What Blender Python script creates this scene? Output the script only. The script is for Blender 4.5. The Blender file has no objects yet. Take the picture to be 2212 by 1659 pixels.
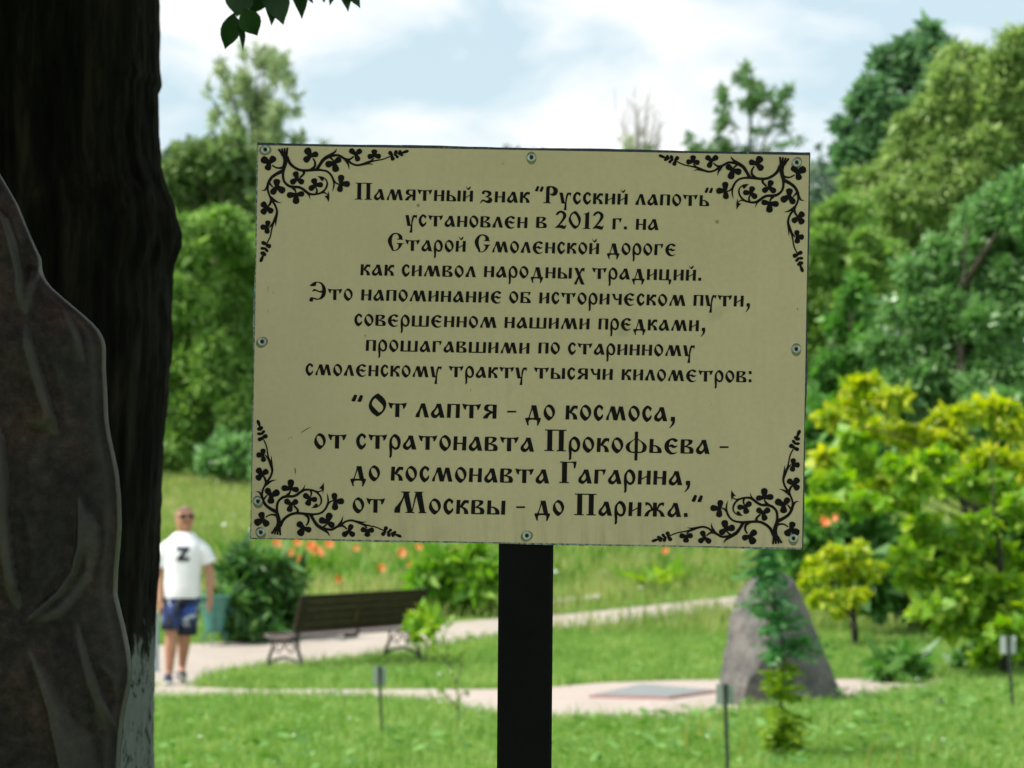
import bpy, bmesh, math, random
import numpy as np
from mathutils import Vector, Matrix
from mathutils.geometry import tessellate_polygon
from mathutils.bvhtree import BVHTree

# ------------------------------------------------------------------ camera, sky, sun, exposure
SC = bpy.context.scene
COL = SC.collection
EYE = 1.6            # eye height above the lawn
FPX = 7000.0         # focal length in units of a 2212-wide picture
cam_d = bpy.data.cameras.new('camera')
cam = bpy.data.objects.new('camera', cam_d)
COL.objects.link(cam)
cam.location = (0, 0, EYE)
cam.rotation_euler = (math.radians(90), 0, 0)
cam_d.sensor_width = 36
cam_d.lens = 36 * FPX / 2212
cam_d.shift_y = 299.5 / 2212
cam_d.clip_end = 5000
cam_d.dof.use_dof = True
cam_d.dof.focus_distance = 3.5
cam_d.dof.aperture_fstop = 16.5
SC.camera = cam

SUN_EL, SUN_AZ = math.radians(52), math.radians(-104)      # azimuth from +Y towards +X
sun_dir = Vector((math.sin(SUN_AZ) * math.cos(SUN_EL), math.cos(SUN_AZ) * math.cos(SUN_EL), math.sin(SUN_EL)))
sd = bpy.data.lights.new('sun', 'SUN')
sd.energy = 4.8
sd.angle = math.radians(0.6)
sd.color = (1.0, 0.95, 0.86)
sun = bpy.data.objects.new('sun', sd)
COL.objects.link(sun)
sun.rotation_euler = sun_dir.to_track_quat('Z', 'Y').to_euler()
sun.location = (-30, 20, 60)

w = bpy.data.worlds.new('World')
SC.world = w
w.use_nodes = True
nt = w.node_tree
nt.nodes.clear()
def N(t, **k):
    n = nt.nodes.new(t)
    for a, b in k.items():
        setattr(n, a, b)
    return n
out = N('ShaderNodeOutputWorld'); bg = N('ShaderNodeBackground')
sky = N('ShaderNodeTexSky', sky_type='NISHITA', sun_disc=False, sun_elevation=SUN_EL, sun_rotation=SUN_AZ)
sky.air_density = 1.0; sky.dust_density = 1.6; sky.ozone_density = 1.0
tc = N('ShaderNodeTexCoord'); mp = N('ShaderNodeMapping')
mp.inputs['Scale'].default_value = (1, 1, 2.1)
mp.inputs['Location'].default_value = (0.77, 0.3, 0.05)
n1 = N('ShaderNodeTexNoise'); n1.inputs['Scale'].default_value = 14.0; n1.inputs['Detail'].default_value = 5; n1.inputs['Roughness'].default_value = 0.52; n1.inputs['Distortion'].default_value = 0.35
rp = N('ShaderNodeValToRGB'); rp.color_ramp.elements[0].position = 0.42; rp.color_ramp.elements[1].position = 0.64
hz = N('ShaderNodeMix', data_type='RGBA'); hz.inputs[0].default_value = 0.72
hz.inputs[7].default_value = (6.2, 7.75, 8.4, 1)             # thin bright veil over the blue
mx = N('ShaderNodeMix', data_type='RGBA'); mx.inputs[7].default_value = (8.9, 9.0, 9.1, 1)    # sunlit cloud
L = nt.links.new
L(tc.outputs['Generated'], mp.inputs['Vector']); L(mp.outputs['Vector'], n1.inputs['Vector'])
L(n1.outputs['Fac'], rp.inputs['Fac']); L(rp.outputs['Color'], mx.inputs[0])
L(sky.outputs['Color'], hz.inputs[6]); L(hz.outputs[2], mx.inputs[6])
L(mx.outputs[2], bg.inputs['Color']); L(bg.outputs[0], out.inputs[0])
bg.inputs['Strength'].default_value = 0.1

SC.view_settings.view_transform = 'Standard'
SC.view_settings.look = 'None'
SC.view_settings.exposure = 0.3
SC.view_settings.gamma = 1.0
SC.render.engine = 'CYCLES'
SC.cycles.max_bounces = 6
SC.cycles.diffuse_bounces = 3
SC.cycles.transparent_max_bounces = 4
SC.cycles.use_denoising = True

random.seed(5)
RNG = np.random.default_rng(11)

# ------------------------------------------------------------------ helpers
WLOC = {}
def tag(o, label=None, cat=None, group=None, kind=None):
    if label: o['label'] = label
    if cat: o['category'] = cat
    if group: o['group'] = group
    if kind: o['kind'] = kind
    return o
def thing(name, loc, label, cat, group=None):
    o = bpy.data.objects.new(name, None)
    COL.objects.link(o)
    o.location = loc
    o.empty_display_size = 0.2
    WLOC[o.name] = np.array(loc, float)
    return tag(o, label, cat, group)
def obj(name, V, F, mat, parent=None, smooth=False, origin=None):
    """one mesh object; V in world coordinates"""
    V = np.asarray(V, float).reshape(-1, 3)
    if parent is not None: base = WLOC[parent.name]
    else: base = np.zeros(3)
    org = np.array(origin, float) if origin is not None else base
    me = bpy.data.meshes.new(name)
    if isinstance(F, np.ndarray):
        n, k = F.shape
        me.vertices.add(len(V)); me.vertices.foreach_set('co', (V - org).astype(np.float32).ravel())
        me.loops.add(n * k); me.loops.foreach_set('vertex_index', F.astype(np.int32).ravel())
        me.polygons.add(n)
        me.polygons.foreach_set('loop_start', np.arange(0, n * k, k, dtype=np.int32))
        me.polygons.foreach_set('loop_total', np.full(n, k, dtype=np.int32))
    else:
        me.from_pydata([tuple(p) for p in V - org], [], [tuple(f) for f in F])
    if smooth:
        me.polygons.foreach_set('use_smooth', np.ones(len(me.polygons), dtype=bool))
    me.update(calc_edges=True); me.validate()
    for m in (mat if isinstance(mat, (list, tuple)) else [mat]):
        me.materials.append(m)
    o = bpy.data.objects.new(name, me)
    COL.objects.link(o)
    if parent is not None: o.parent = parent
    o.location = org - base
    WLOC[o.name] = org
    return o

class MB:
    """collects shapes into one mesh"""
    def __init__(s): s.V = []; s.F = []
    def add(s, V, F):
        b = len(s.V)
        s.V += [tuple(map(float, p)) for p in V]
        s.F += [tuple(int(i) + b for i in f) for f in F]
        return s
    def box(s, c, size, R=None, bev=0.0):
        bm = bmesh.new()
        bmesh.ops.create_cube(bm, size=1)
        for v in bm.verts: v.co = Vector((v.co.x * size[0], v.co.y * size[1], v.co.z * size[2]))
        if bev:
            bmesh.ops.bevel(bm, geom=bm.edges[:], offset=bev, segments=2, affect='EDGES')
        bm.verts.index_update()
        M = R if R is not None else Matrix.Identity(3)
        V = [M @ v.co + Vector(c) for v in bm.verts]
        F = [[v.index for v in f.verts] for f in bm.faces]
        bm.free()
        return s.add(V, F)
    def tube(s, pts, rad, seg=8, flat=None):
        V, F = tube(pts, rad, seg, flat)
        return s.add(V, F)
    def build(s, name, mat, parent=None, smooth=False, origin=None):
        return obj(name, s.V, s.F, mat, parent, smooth, origin)

def tube(pts, rad, seg=8, flat=None):
    P = [Vector(p) for p in pts]
    n = len(P)
    if not isinstance(rad, (list, tuple, np.ndarray)): rad = [rad] * n
    V, F = [], []
    up = Vector((0.13, 0.21, 0.97))
    for i in range(n):
        t = (P[min(i + 1, n - 1)] - P[max(i - 1, 0)])
        t = t.normalized() if t.length > 1e-9 else Vector((0, 0, 1))
        if abs(t.dot(up)) > 0.95: upv = Vector((1, 0.2, 0))
        else: upv = up
        a = t.cross(upv).normalized(); b = t.cross(a)
        for k in range(seg):
            th = 2 * math.pi * k / seg
            V.append(P[i] + (a * math.cos(th) + b * math.sin(th) * (flat or 1)) * rad[i])
    for i in range(n - 1):
        for k in range(seg):
            k2 = (k + 1) % seg
            F.append((i * seg + k, i * seg + k2, (i + 1) * seg + k2, (i + 1) * seg + k))
    F.append(tuple(range(seg - 1, -1, -1))); F.append(tuple(range((n - 1) * seg, n * seg)))
    return V, F
def loft(rings):
    """rings: list of equal-length point lists"""
    V, F = [], []
    m = len(rings[0])
    for r in rings: V += [tuple(p) for p in r]
    for i in range(len(rings) - 1):
        for k in range(m):
            k2 = (k + 1) % m
            F.append((i * m + k, i * m + k2, (i + 1) * m + k2, (i + 1) * m + k))
    F.append(tuple(range(m - 1, -1, -1))); F.append(tuple(range((len(rings) - 1) * m, len(rings) * m)))
    return V, F
def cr(pts, n=8, closed=False):
    """Catmull-Rom through points of any dimension"""
    P = np.array(pts, float); m = len(P); o = []
    for i in range(m if closed else m - 1):
        if closed: a, b, c, d = P[i - 1], P[i], P[(i + 1) % m], P[(i + 2) % m]
        else: a, b, c, d = P[max(i - 1, 0)], P[i], P[i + 1], P[min(i + 2, m - 1)]
        for k in range(n):
            t = k / n
            o.append(0.5 * ((2 * b) + (c - a) * t + (2 * a - 5 * b + 4 * c - d) * t * t + (3 * b - a - 3 * c + d) * t ** 3))
    if not closed: o.append(P[-1])
    return np.array(o)

KINK, SLOPE = 35.5, 0.055
def hgt(y):
    """the lawn is flat near the viewer and then climbs gently"""
    if y < KINK: return 0.0
    if y < 85: return (y - KINK) * SLOPE
    return (85 - KINK) * SLOPE + (y - 85) * 0.02
def hgt_np(y):
    y = np.asarray(y, float)
    return np.where(y < KINK, 0, np.where(y < 85, (y - KINK) * SLOPE, (85 - KINK) * SLOPE + (y - 85) * 0.02))
def gp(u, v):
    """where the sight line through picture point u, v meets the lawn"""
    d = EYE * FPX / max(v - 1129, 1e-3)
    if d > KINK: d = (EYE + KINK * SLOPE) / ((v - 1129) / FPX + SLOPE)
    return np.array([(u - 1106) / FPX * d, d, hgt(d)])
def at(u, v, d):
    return np.array([(u - 1106) / FPX * d, d, EYE - (v - 1129) / FPX * d])

# ------------------------------------------------------------------ materials
def mat(name):
    m = bpy.data.materials.new(name); m.use_nodes = True
    t = m.node_tree; t.nodes.clear()
    o = t.nodes.new('ShaderNodeOutputMaterial'); p = t.nodes.new('ShaderNodeBsdfPrincipled')
    t.links.new(p.outputs[0], o.inputs[0])
    return m, t, p, o
def nn(t, typ, ins=None, **k):
    n = t.nodes.new(typ)
    for a, b in k.items(): setattr(n, a, b)
    for a, b in (ins or {}).items(): n.inputs[a].default_value = b
    return n
def ramp(t, stops, interp='LINEAR'):
    r = t.nodes.new('ShaderNodeValToRGB'); e = r.color_ramp.elements
    r.color_ramp.interpolation = interp
    while len(e) < len(stops): e.new(0.5)
    for i, (p, c) in enumerate(stops):
        e[i].position = p
        e[i].color = (c, c, c, 1) if isinstance(c, (int, float)) else (c[0], c[1], c[2], 1)
    return r
def simple(name, col, rough=0.6, var=0.25, scale=8.0, metal=0.0, bump=0.0, bscale=None, spec=0.5, coat=0.0, col2=None):
    m, t, p, o = mat(name)
    tc = nn(t, 'ShaderNodeTexCoord')
    n = nn(t, 'ShaderNodeTexNoise', {'Scale': scale, 'Detail': 6.0, 'Roughness': 0.6})
    t.links.new(tc.outputs['Object'], n.inputs['Vector'])
    c1 = tuple(c * (1 - var) for c in col); c2 = col2 or tuple(min(1, c * (1 + var)) for c in col)
    r = ramp(t, [(0.3, c1), (0.7, c2)])
    t.links.new(n.outputs['Fac'], r.inputs['Fac']); t.links.new(r.outputs['Color'], p.inputs['Base Color'])
    p.inputs['Roughness'].default_value = rough; p.inputs['Metallic'].default_value = metal
    p.inputs['Specular IOR Level'].default_value = spec; p.inputs['Coat Weight'].default_value = coat
    if bump:
        n2 = nn(t, 'ShaderNodeTexNoise', {'Scale': bscale or scale * 4, 'Detail': 8.0})
        t.links.new(tc.outputs['Object'], n2.inputs['Vector'])
        b = nn(t, 'ShaderNodeBump', {'Strength': bump, 'Distance': 0.02})
        t.links.new(n2.outputs['Fac'], b.inputs['Height']); t.links.new(b.outputs[0], p.inputs['Normal'])
    return m
def leafmat(name, dark, mid, light, trans=0.45, rough=0.45, spec=0.35, patch=0):
    """each leaf takes its own green; light also comes through it"""
    m, t, p, o = mat(name)
    g = nn(t, 'ShaderNodeNewGeometry')
    r = ramp(t, [(0.0, dark), (0.5, mid), (1.0, light)])
    t.links.new(g.outputs['Random Per Island'], r.inputs['Fac'])
    csock = r.outputs['Color']
    if patch:                                   # the sward varies from place to place
        tc = nn(t, 'ShaderNodeTexCoord'); mp_ = nn(t, 'ShaderNodeMapping', {'Scale': (1.0, 0.45, 1.0)}); n_ = nn(t, 'ShaderNodeTexNoise', {'Scale': patch, 'Detail': 5.0, 'Roughness': 0.7})
        t.links.new(tc.outputs['Object'], mp_.inputs['Vector']); t.links.new(mp_.outputs[0], n_.inputs['Vector'])
        rp_ = ramp(t, [(0.32, (0.62, 0.74, 0.55)), (0.5, (1.0, 1.0, 1.0)), (0.68, (1.5, 1.22, 1.5))]); t.links.new(n_.outputs['Fac'], rp_.inputs['Fac'])
        mm = nn(t, 'ShaderNodeMix', {0: 1.0}, data_type='RGBA', blend_type='MULTIPLY'); t.links.new(csock, mm.inputs[6]); t.links.new(rp_.outputs['Color'], mm.inputs[7]); csock = mm.outputs[2]
    t.links.new(csock, p.inputs['Base Color'])
    p.inputs['Roughness'].default_value = rough; p.inputs['Specular IOR Level'].default_value = spec
    tr = nn(t, 'ShaderNodeBsdfTranslucent')
    hs = nn(t, 'ShaderNodeHueSaturation', {'Saturation': 1.15, 'Value': 1.25})
    t.links.new(csock, hs.inputs['Color']); t.links.new(hs.outputs[0], tr.inputs['Color'])
    mx = nn(t, 'ShaderNodeMixShader', {0: trans})
    t.links.new(p.outputs[0], mx.inputs[1]); t.links.new(tr.outputs[0], mx.inputs[2])
    t.links.new(mx.outputs[0], o.inputs[0])
    return m

# ------------------------------------------------------------------ lettering of the sign (drawn by hand, x-height = 100)
G = {
'а': (97, ["40,100c 70,100c 97,0c 65,0c 60,20c 50,8 36,-3 22,-3 6,6 0,22 6,42 24,62 36,84", "47,74c 34,52 24,36 26,25 37,20 48,28 55,44"]),
'м': (147, ["36,100c 64,100c 81,40c 95,100c 123,100c 147,0c 118,0c 101,66c 85,0c 56,0c 40,66c 29,45 23,22 22,0c 0,0c 6,24 20,48 30,78"]),
'я': (95, ["95,100c 94,0c 66,0c 67,37c 53,33 40,18 31,0c 0,0c 4,14 22,34 42,47 20,52 7,64 7,82 18,97 34,101", "67,92c 46,91 35,82 37,67 50,57 67,52c"]),
'т': (134, ["0,104c 30,98 67,97 104,98 134,104c 127,82 116,62 106,60c 105,78 96,88 81,89c 81,0c 51,0c 51,89c 38,88 29,78 28,60c 18,62 7,82"]),
'н': (93, ["3,100c 30,100c 28,55c 65,55c 66,100c 93,100c 91,0c 62,0c 64,45c 27,45c 27,0c 0,0c"]),
'ь': (88, ["3,100c 30,100c 28,57c 50,55 78,38 88,16 86,2 82,0c 0,0c", "28,48c 44,45 56,30 58,10c 28,9c"]),
'и': (92, ["3,100c 30,100c 28,43c 64,64c 65,100c 92,100c 90,0c 62,0c 63,54c 27,33c 27,0c 0,0c"]),
'з': (109, ["18,72c 14,88 26,104 58,107 88,99 99,80 92,62 74,51 97,40 107,22 100,2 82,-9 60,-7 40,2 22,8 6,-12 0,-14c 8,10 22,24 38,21 58,15 73,24 72,37 56,44 46,46c 46,53c 62,59 69,73 62,86 48,92 38,88 37,74c"]),
'к': (87, ["3,100c 30,100c 28,58c 38,78 54,98 74,100 88,99c 88,88 84,72 82,70c 76,79 62,74 46,51c 66,44 82,24 87,0c 56,0c 55,20 46,37 28,47c 27,0c 0,0c"]),
'у': (106, ["0,100c 30,100c 47,14c 53,12c 57,60 70,98 88,100 106,101c 104,84 100,68 98,66c 92,79 80,78 71,50 65,10 65,-60c 40,-60c 46,-30 48,-12 49,0c 20,0c"]),
'с': (71, ["71,88c 60,101 42,109 30,106 8,84 0,56 4,28 18,4 35,-8 50,0 64,14 71,32c 66,43c 58,34 50,24 43,22 30,34 25,58 31,80 42,89 50,82 60,67c"]),
'л': (96, ["40,100c 67,100c 96,0c 65,0c 47,70c 38,50 32,25 31,0c 0,0c 6,24 22,50 34,82"]),
'п': (92, ["3,100c 92,100c 90,0c 62,0c 64,92c 30,92c 27,0c 0,0c"]),
'о': (81, ["38,108 66,94 81,66 79,36 62,9 38,-8 13,11 0,36 2,66 16,92", "27,88 47,80 61,52 62,30 53,20 34,32 20,58 18,79"]),
'в': (92, ["6,101c 62,101 83,94 83,80 72,66 50,54 78,46 92,28 91,8 84,0c 4,0c 0,6 0,50 2,96", "28,92c 48,92 56,84 54,74 44,61 28,54c", "28,46c 48,42 61,30 61,14 58,9c 28,9c"]),
'е': (96, ["96,93c 84,102 62,109 40,104 12,84 0,52 8,20 32,-4 60,-8 82,1 94,16c 78,7 60,5 48,13 35,30 32,46c 46,46 58,38 70,38 84,44 94,60c 80,54 68,56 58,64 46,63 33,56c 35,74 44,90 58,94 68,84 80,80"]),
'р': (80, ["40,108 66,94 80,66 80,36 68,6 44,-5 28,3 22,10c 21,-30 20,-48 16,-56 8,-62 2,-59c 4,-30 0,10 0,40 4,70 20,95", "30,86 47,76 59,46 57,22 46,13 32,20 21,38 20,66"]),
'г': (82, ["3,100c 40,101 82,104c 80,92 76,78 68,64 62,64c 62,80 54,90 30,91c 28,0c 0,0c"]),
'д': (116, ["44,100c 80,100c 100,12c 116,8c 112,-8 104,-26 96,-44c 86,-44c 88,-24 84,-8 70,-4 46,-4 30,-8 26,-24 28,-43c 18,-44c 12,-26 4,-8 0,8c 14,10 24,14 30,30 44,78", "52,72c 67,10c 33,10c 40,34"]),
'х': (99, ["4,100c 34,100c 98,-52c 66,-52c", "98,99c 76,100 62,86 52,60 30,10 0,-52c 26,-52c 44,0 58,40 70,66 82,74 90,64 94,66c#"]),
'ц': (112, ["3,100c 30,100c 28,10c 62,10c 65,100c 92,100c 90,10c 112,10c 110,-10 102,-36c 88,-38c 88,-20 84,0 76,0c 0,0c"]),
'б': (94, ["3,100c 92,102c 90,92 86,82 78,70c 70,70c 72,84 64,91 30,92c 28,57c 50,56 78,40 93,16 92,0c 0,0c", "28,48c 44,46 58,32 60,10c 28,9c"]),
'ш': (155, ["3,100c 30,100c 28,10c 64,10c 66,100c 92,100c 90,10c 126,10c 129,100c 155,100c 152,0c 0,0c"]),
'ч': (92, ["0,100c 30,100c 34,72 44,56 64,60c 66,100c 92,100c 90,0c 62,0c 63,46c 44,40 26,48 16,64 8,84"]),
'ф': (148, ["75,118c 82,104 104,88 134,68 148,44 142,16 116,0 75,-3 34,0 8,16 0,44 14,68 46,88 68,104", "63,92c 44,78 30,58 28,36 36,12 48,8 63,7c", "86,92c 104,78 118,58 120,36 112,12 100,8 86,7c", "63,150c 86,150c 84,-56c 63,-56c#"]),
'ж': (148, ["62,100c 90,100c 90,0c 62,0c", "8,102c 30,100 46,88 63,58c 63,46c 50,46 44,66 34,78 22,83 14,74 10,76c#", "0,0c 30,0c 36,22 48,36 63,42c 63,53c 34,46 12,26#", "140,102c 118,100 102,88 88,58c 88,46c 98,46 104,66 114,78 126,83 134,74 138,76c#", "148,0c 118,0c 112,22 100,36 88,42c 88,53c 114,46 136,26#"]),
'П': (153, ["3,146c 153,146c 153,154c 3,154c", "20,150c 55,150c 55,4c 20,4c#", "101,150c 136,150c 136,4c 101,4c#", "0,0c 66,0c 66,8c 0,8c#", "87,0c 152,0c 152,8c 87,8c#"]),
'Р': (127, ["24,142c 32,153 60,158 90,154 120,136 127,110 116,80 94,68 70,72 58,84c 54,84c 54,6c 22,6c", "54,134c 62,146 76,140 87,120 85,98 72,86 54,90c", "0,0c 68,0c 66,9c 2,9c#"]),
'С': (143, ["140,100c 140,107c 132,110 130,132 108,153 76,162 40,155 10,122 0,88 10,54 30,20 38,2 56,-3 84,2 112,24 128,50 132,61 143,63c 143,70c 82,70c 82,63c 96,58 98,40 86,16 66,5 54,8 50,30 40,60 37,100 48,138 68,151 88,144 98,126 96,108 82,107c 82,100c"]),
'Э': (152, ["2,131c 20,146 40,160 70,164 110,156 140,124 152,84 146,44 124,14 92,1 62,-1 40,6 34,-2 32,-18c 8,-18 0,-10 0,2 8,18 22,22 50,16 80,10 100,24 112,52 114,66c 100,64 80,70 62,77 40,78 22,70c 28,84 42,97 58,94 74,86 92,80 114,82c 114,110 104,140 84,154 66,154 58,140 56,128 40,122 2,122c"]),
'О': (123, ["64,167c 100,140 122,106 123,74 110,42 84,14 60,0c 24,26 2,58 0,88 12,122 36,150", "46,133c 72,108 99,80 101,58 92,42 74,30c 48,54 24,80 22,100 32,120"]),
'Г': (120, ["3,146c 3,154c 60,152 120,156c 119,140 116,124 110,106 102,106c 100,128 92,144 54,145c 54,8c 68,8c 68,0c 0,0c 0,8c 18,8c 18,145c"]),
'М': (223, ["45,145c 45,153c 107,153c 107,145c 98,144c 122,24c 146,145c 138,145c 138,153c 196,153c 196,145c 189,145c 214,8c 223,8c 223,0c 168,0c 168,8c 178,8c 152,118c 126,8c 139,8c 139,0c 78,0c 78,8c 92,8c 66,108c 52,70 42,40 40,0c 2,0c 0,6 4,34 26,62 48,94 60,124 58,145"]),
'2': (96, ["0,120c 14,148 40,163 66,158 88,138 92,110 76,78 50,44 38,28c 58,32 78,24 96,36c 92,18 84,-2 80,-4c 60,-2 30,6 0,2c 2,10 30,42 52,78 64,108 62,130 48,142 34,138 20,122c"]),
'0': (104, ["56,161 80,140 102,100 103,66 86,24 54,-2 26,22 3,60 0,92 20,138", "42,138 66,116 83,72 82,42 66,26 40,46 22,84 20,112"]),
'1': (66, ["0,128c 14,140 36,148 54,160c 52,8c 66,7c 66,0c 2,0c 2,7c 18,9c 20,128 14,131"]),
'“': (86, ["0,110 8,130 20,152 31,154 41,147 36,128 27,107 14,105", "45,108 53,128 65,150 76,152 86,145 81,126 72,105 59,103#"]),
',': (40, ["10,32c 38,34c 41,10 33,-20 4,-50c 0,-46c 12,-28 18,-14 20,0 11,2 9,16"]),
'.': (30, ["2,28c 28,30c 30,2c 4,0c"]),
':': (30, ["2,102c 28,104c 30,76c 4,74c", "2,28c 28,30c 30,2c 4,0c#"]),
'-': (66, ["0,44c 66,46c 66,58c 0,57c"]),
}
G['ы'] = (128, G['ь'][1] + ["101,100c 128,100c 126,0c 98,0c#"])
G['й'] = (92, G['и'][1] + ["30,139c 36,128 46,122 56,130 66,139 70,136c 67,122 58,110 49,106 41,111 33,124 27,136c#"])

def parse_loop(s, n=5):
    """points marked c are corners, the others run smoothly"""
    pts = []
    for tok in s.replace('#', '').split():
        c = tok.endswith('c')
        x, y = tok.rstrip('c').split(',')
        pts.append((float(x), float(y), c))
    m = len(pts); o = []
    for i in range(m):
        p1, p2 = pts[i], pts[(i + 1) % m]
        if p1[2] and p2[2]:
            o.append(p1[:2]); continue
        p0 = pts[i - 1] if not p1[2] else (2 * p1[0] - p2[0], 2 * p1[1] - p2[1])
        p3 = pts[(i + 2) % m] if not p2[2] else (2 * p2[0] - p1[0], 2 * p2[1] - p1[1])
        a, b, c, d = (np.array(q[:2], float) for q in (p0, p1, p2, p3))
        for k in range(n):
            t = k / n
            o.append(tuple(0.5 * ((2 * b) + (c - a) * t + (2 * a - 5 * b + 4 * c - d) * t * t + (3 * b - a - 3 * c + d) * t ** 3)))
    return o

class Flat:
    """thin printed shapes laid on the face of the panel"""
    def __init__(s): s.V = []; s.F = []; s.k = 0
    def poly(s, loops):
        fl = [[Vector((x, y, 0)) for x, y in lp] for lp in loops]
        tri = tessellate_polygon(fl)
        b = len(s.V); off = s.k * 2e-6; s.k = (s.k + 1) % 60
        for lp in loops: s.V += [(x, y, off) for x, y in lp]
        s.F += [tuple(b + i for i in t) for t in tri]
    def glyph_polys(s, loops, fx):
        """a loop marked # starts a fresh polygon, an unmarked later one is a hole"""
        cur = []
        for lp in loops:
            if '#' in lp and cur: s.poly(cur); cur = []
            cur.append([fx(p) for p in parse_loop(lp)])
        if cur: s.poly(cur)
    def stroke(s, pts, n=6):
        P = cr(pts, n); m = len(P); Lf, Rt = [], []
        for i in range(m):
            t = P[min(i + 1, m - 1)][:2] - P[max(i - 1, 0)][:2]
            t /= (np.linalg.norm(t) + 1e-12); nrm = np.array([-t[1], t[0]]); hw = P[i][2] / 2
            Lf.append(tuple(P[i][:2] + nrm * hw)); Rt.append(tuple(P[i][:2] - nrm * hw))
        b = len(s.V); off = s.k * 2e-6; s.k = (s.k + 1) % 60
        for a, c in zip(Lf, Rt): s.V += [(a[0], a[1], off), (c[0], c[1], off)]
        for i in range(m - 1): s.F.append((b + 2 * i, b + 2 * i + 1, b + 2 * i + 3, b + 2 * i + 2))
    def lobe(s, c, tip, wd):
        c = np.array(c, float); tp = np.array(tip, float); ax = tp - c; L_ = np.linalg.norm(ax); ax /= L_
        nr = np.array([-ax[1], ax[0]]); o = []
        prof = [(-0.04, 0.0), (0.02, 0.5), (0.2, 0.66), (0.4, 0.86), (0.6, 1.0), (0.78, 0.97), (0.9, 0.74), (0.97, 0.42), (1.0, 0.0)]
        for t, k in prof: o.append(tuple(c + ax * L_ * t + nr * wd / 2 * k))
        for t, k in prof[-2:0:-1]: o.append(tuple(c + ax * L_ * t - nr * wd / 2 * k))
        q = cr(o, 3, True)
        s.poly([[tuple(p) for p in q]])
    def trefoil(s, c, tips):
        for (x, y, wd) in tips: s.lobe(c, (x, y), wd)
        a = [(c[0] + 26 * math.cos(k * math.pi / 5), c[1] + 26 * math.sin(k * math.pi / 5)) for k in range(10)]
        s.poly([a])

# ---- the panel: 0.598 x 0.4285 m, 3.5 m in front of the viewer, hung a degree askew
ROLL = math.radians(1.05)
PX = 0.0005                                                      # metres per picture unit at that distance
PC = np.array([(1145.25 - 1106) * PX, 3.5, EYE - (747.5 - 1129) * PX])
EX = np.array([math.cos(ROLL), 0, -math.sin(ROLL)]); EZ = np.array([math.sin(ROLL), 0, math.cos(ROLL)])
PW, PH = 0.598, 0.4285
def pan(sx, sz, dy=0.0): return PC + EX * sx + EZ * sz + np.array([0, -dy, 0])
def ph2pan(x, y):
    du, dv = x * 0.8848 - 1145.25, y * 0.8848 - 747.5
    return ((du * math.cos(ROLL) + dv * math.sin(ROLL)) * PX, (du * math.sin(ROLL) - dv * math.cos(ROLL)) * PX)

sign = thing('information_sign', (PC[0] - 0.007, 3.53, 0.0), 'cream metal sign with black Cyrillic lettering and clover corners on a black post', 'sign')

# panel material: faded cream paint with dust, specks and drip marks
m_pan, t, p, o = mat('cream_panel_paint')
tcn = nn(t, 'ShaderNodeTexCoord')
na = nn(t, 'ShaderNodeTexNoise', {'Scale': 7.0, 'Detail': 6.0, 'Roughness': 0.65})
nb = nn(t, 'ShaderNodeTexNoise', {'Scale': 160.0, 'Detail': 2.0})
vo = nn(t, 'ShaderNodeTexVoronoi', {'Scale': 34.0, 'Randomness': 1.0})
t.links.new(tcn.outputs['Object'], na.inputs['Vector']); t.links.new(tcn.outputs['Object'], nb.inputs['Vector']); t.links.new(tcn.outputs['Object'], vo.inputs['Vector'])
ra = ramp(t, [(0.3, (0.635, 0.475, 0.335)), (0.5, (0.67, 0.50, 0.357)), (0.72, (0.70, 0.525, 0.375))])
t.links.new(na.outputs['Fac'], ra.inputs['Fac'])
rb = ramp(t, [(0.3, 0.965), (0.7, 1.02)])
t.links.new(nb.outputs['Fac'], rb.inputs['Fac'])
mu = nn(t, 'ShaderNodeMix', {0: 1.0}, data_type='RGBA', blend_type='MULTIPLY')
t.links.new(ra.outputs['Color'], mu.inputs[6]); t.links.new(rb.outputs['Color'], mu.inputs[7])
# sparse dirt specks: small discs of some voronoi cells only
rs = ramp(t, [(0.05, 1.0), (0.09, 0.0)]); t.links.new(vo.outputs['Distance'], rs.inputs['Fac'])
sep = nn(t, 'ShaderNodeSeparateColor'); t.links.new(vo.outputs['Color'], sep.inputs[0])
gt = nn(t, 'ShaderNodeMath', {1: 0.86}, operation='GREATER_THAN'); t.links.new(sep.outputs[0], gt.inputs[0])
ml = nn(t, 'ShaderNodeMath', operation='MULTIPLY'); t.links.new(rs.outputs['Color'], ml.inputs[0]); t.links.new(gt.outputs[0], ml.inputs[1])
m3 = nn(t, 'ShaderNodeMath', {1: 0.6}, operation='MULTIPLY'); t.links.new(ml.outputs[0], m3.inputs[0])
mk = nn(t, 'ShaderNodeMix', data_type='RGBA'); mk.inputs[7].default_value = (0.09, 0.075, 0.05, 1)
t.links.new(m3.outputs[0], mk.inputs[0]); t.links.new(mu.outputs[2], mk.inputs[6])
# smudges
nc = nn(t, 'ShaderNodeTexNoise', {'Scale': 16.0, 'Detail': 3.0}); t.links.new(tcn.outputs['Object'], nc.inputs['Vector'])
rc = ramp(t, [(0.66, 0.0), (0.8, 0.45)]); t.links.new(nc.outputs['Fac'], rc.inputs['Fac'])
m4 = nn(t, 'ShaderNodeMix', data_type='RGBA'); m4.inputs[7].default_value = (0.27, 0.25, 0.17, 1)
t.links.new(rc.outputs['Color'], m4.inputs[0]); t.links.new(mk.outputs[2], m4.inputs[6])
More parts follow.
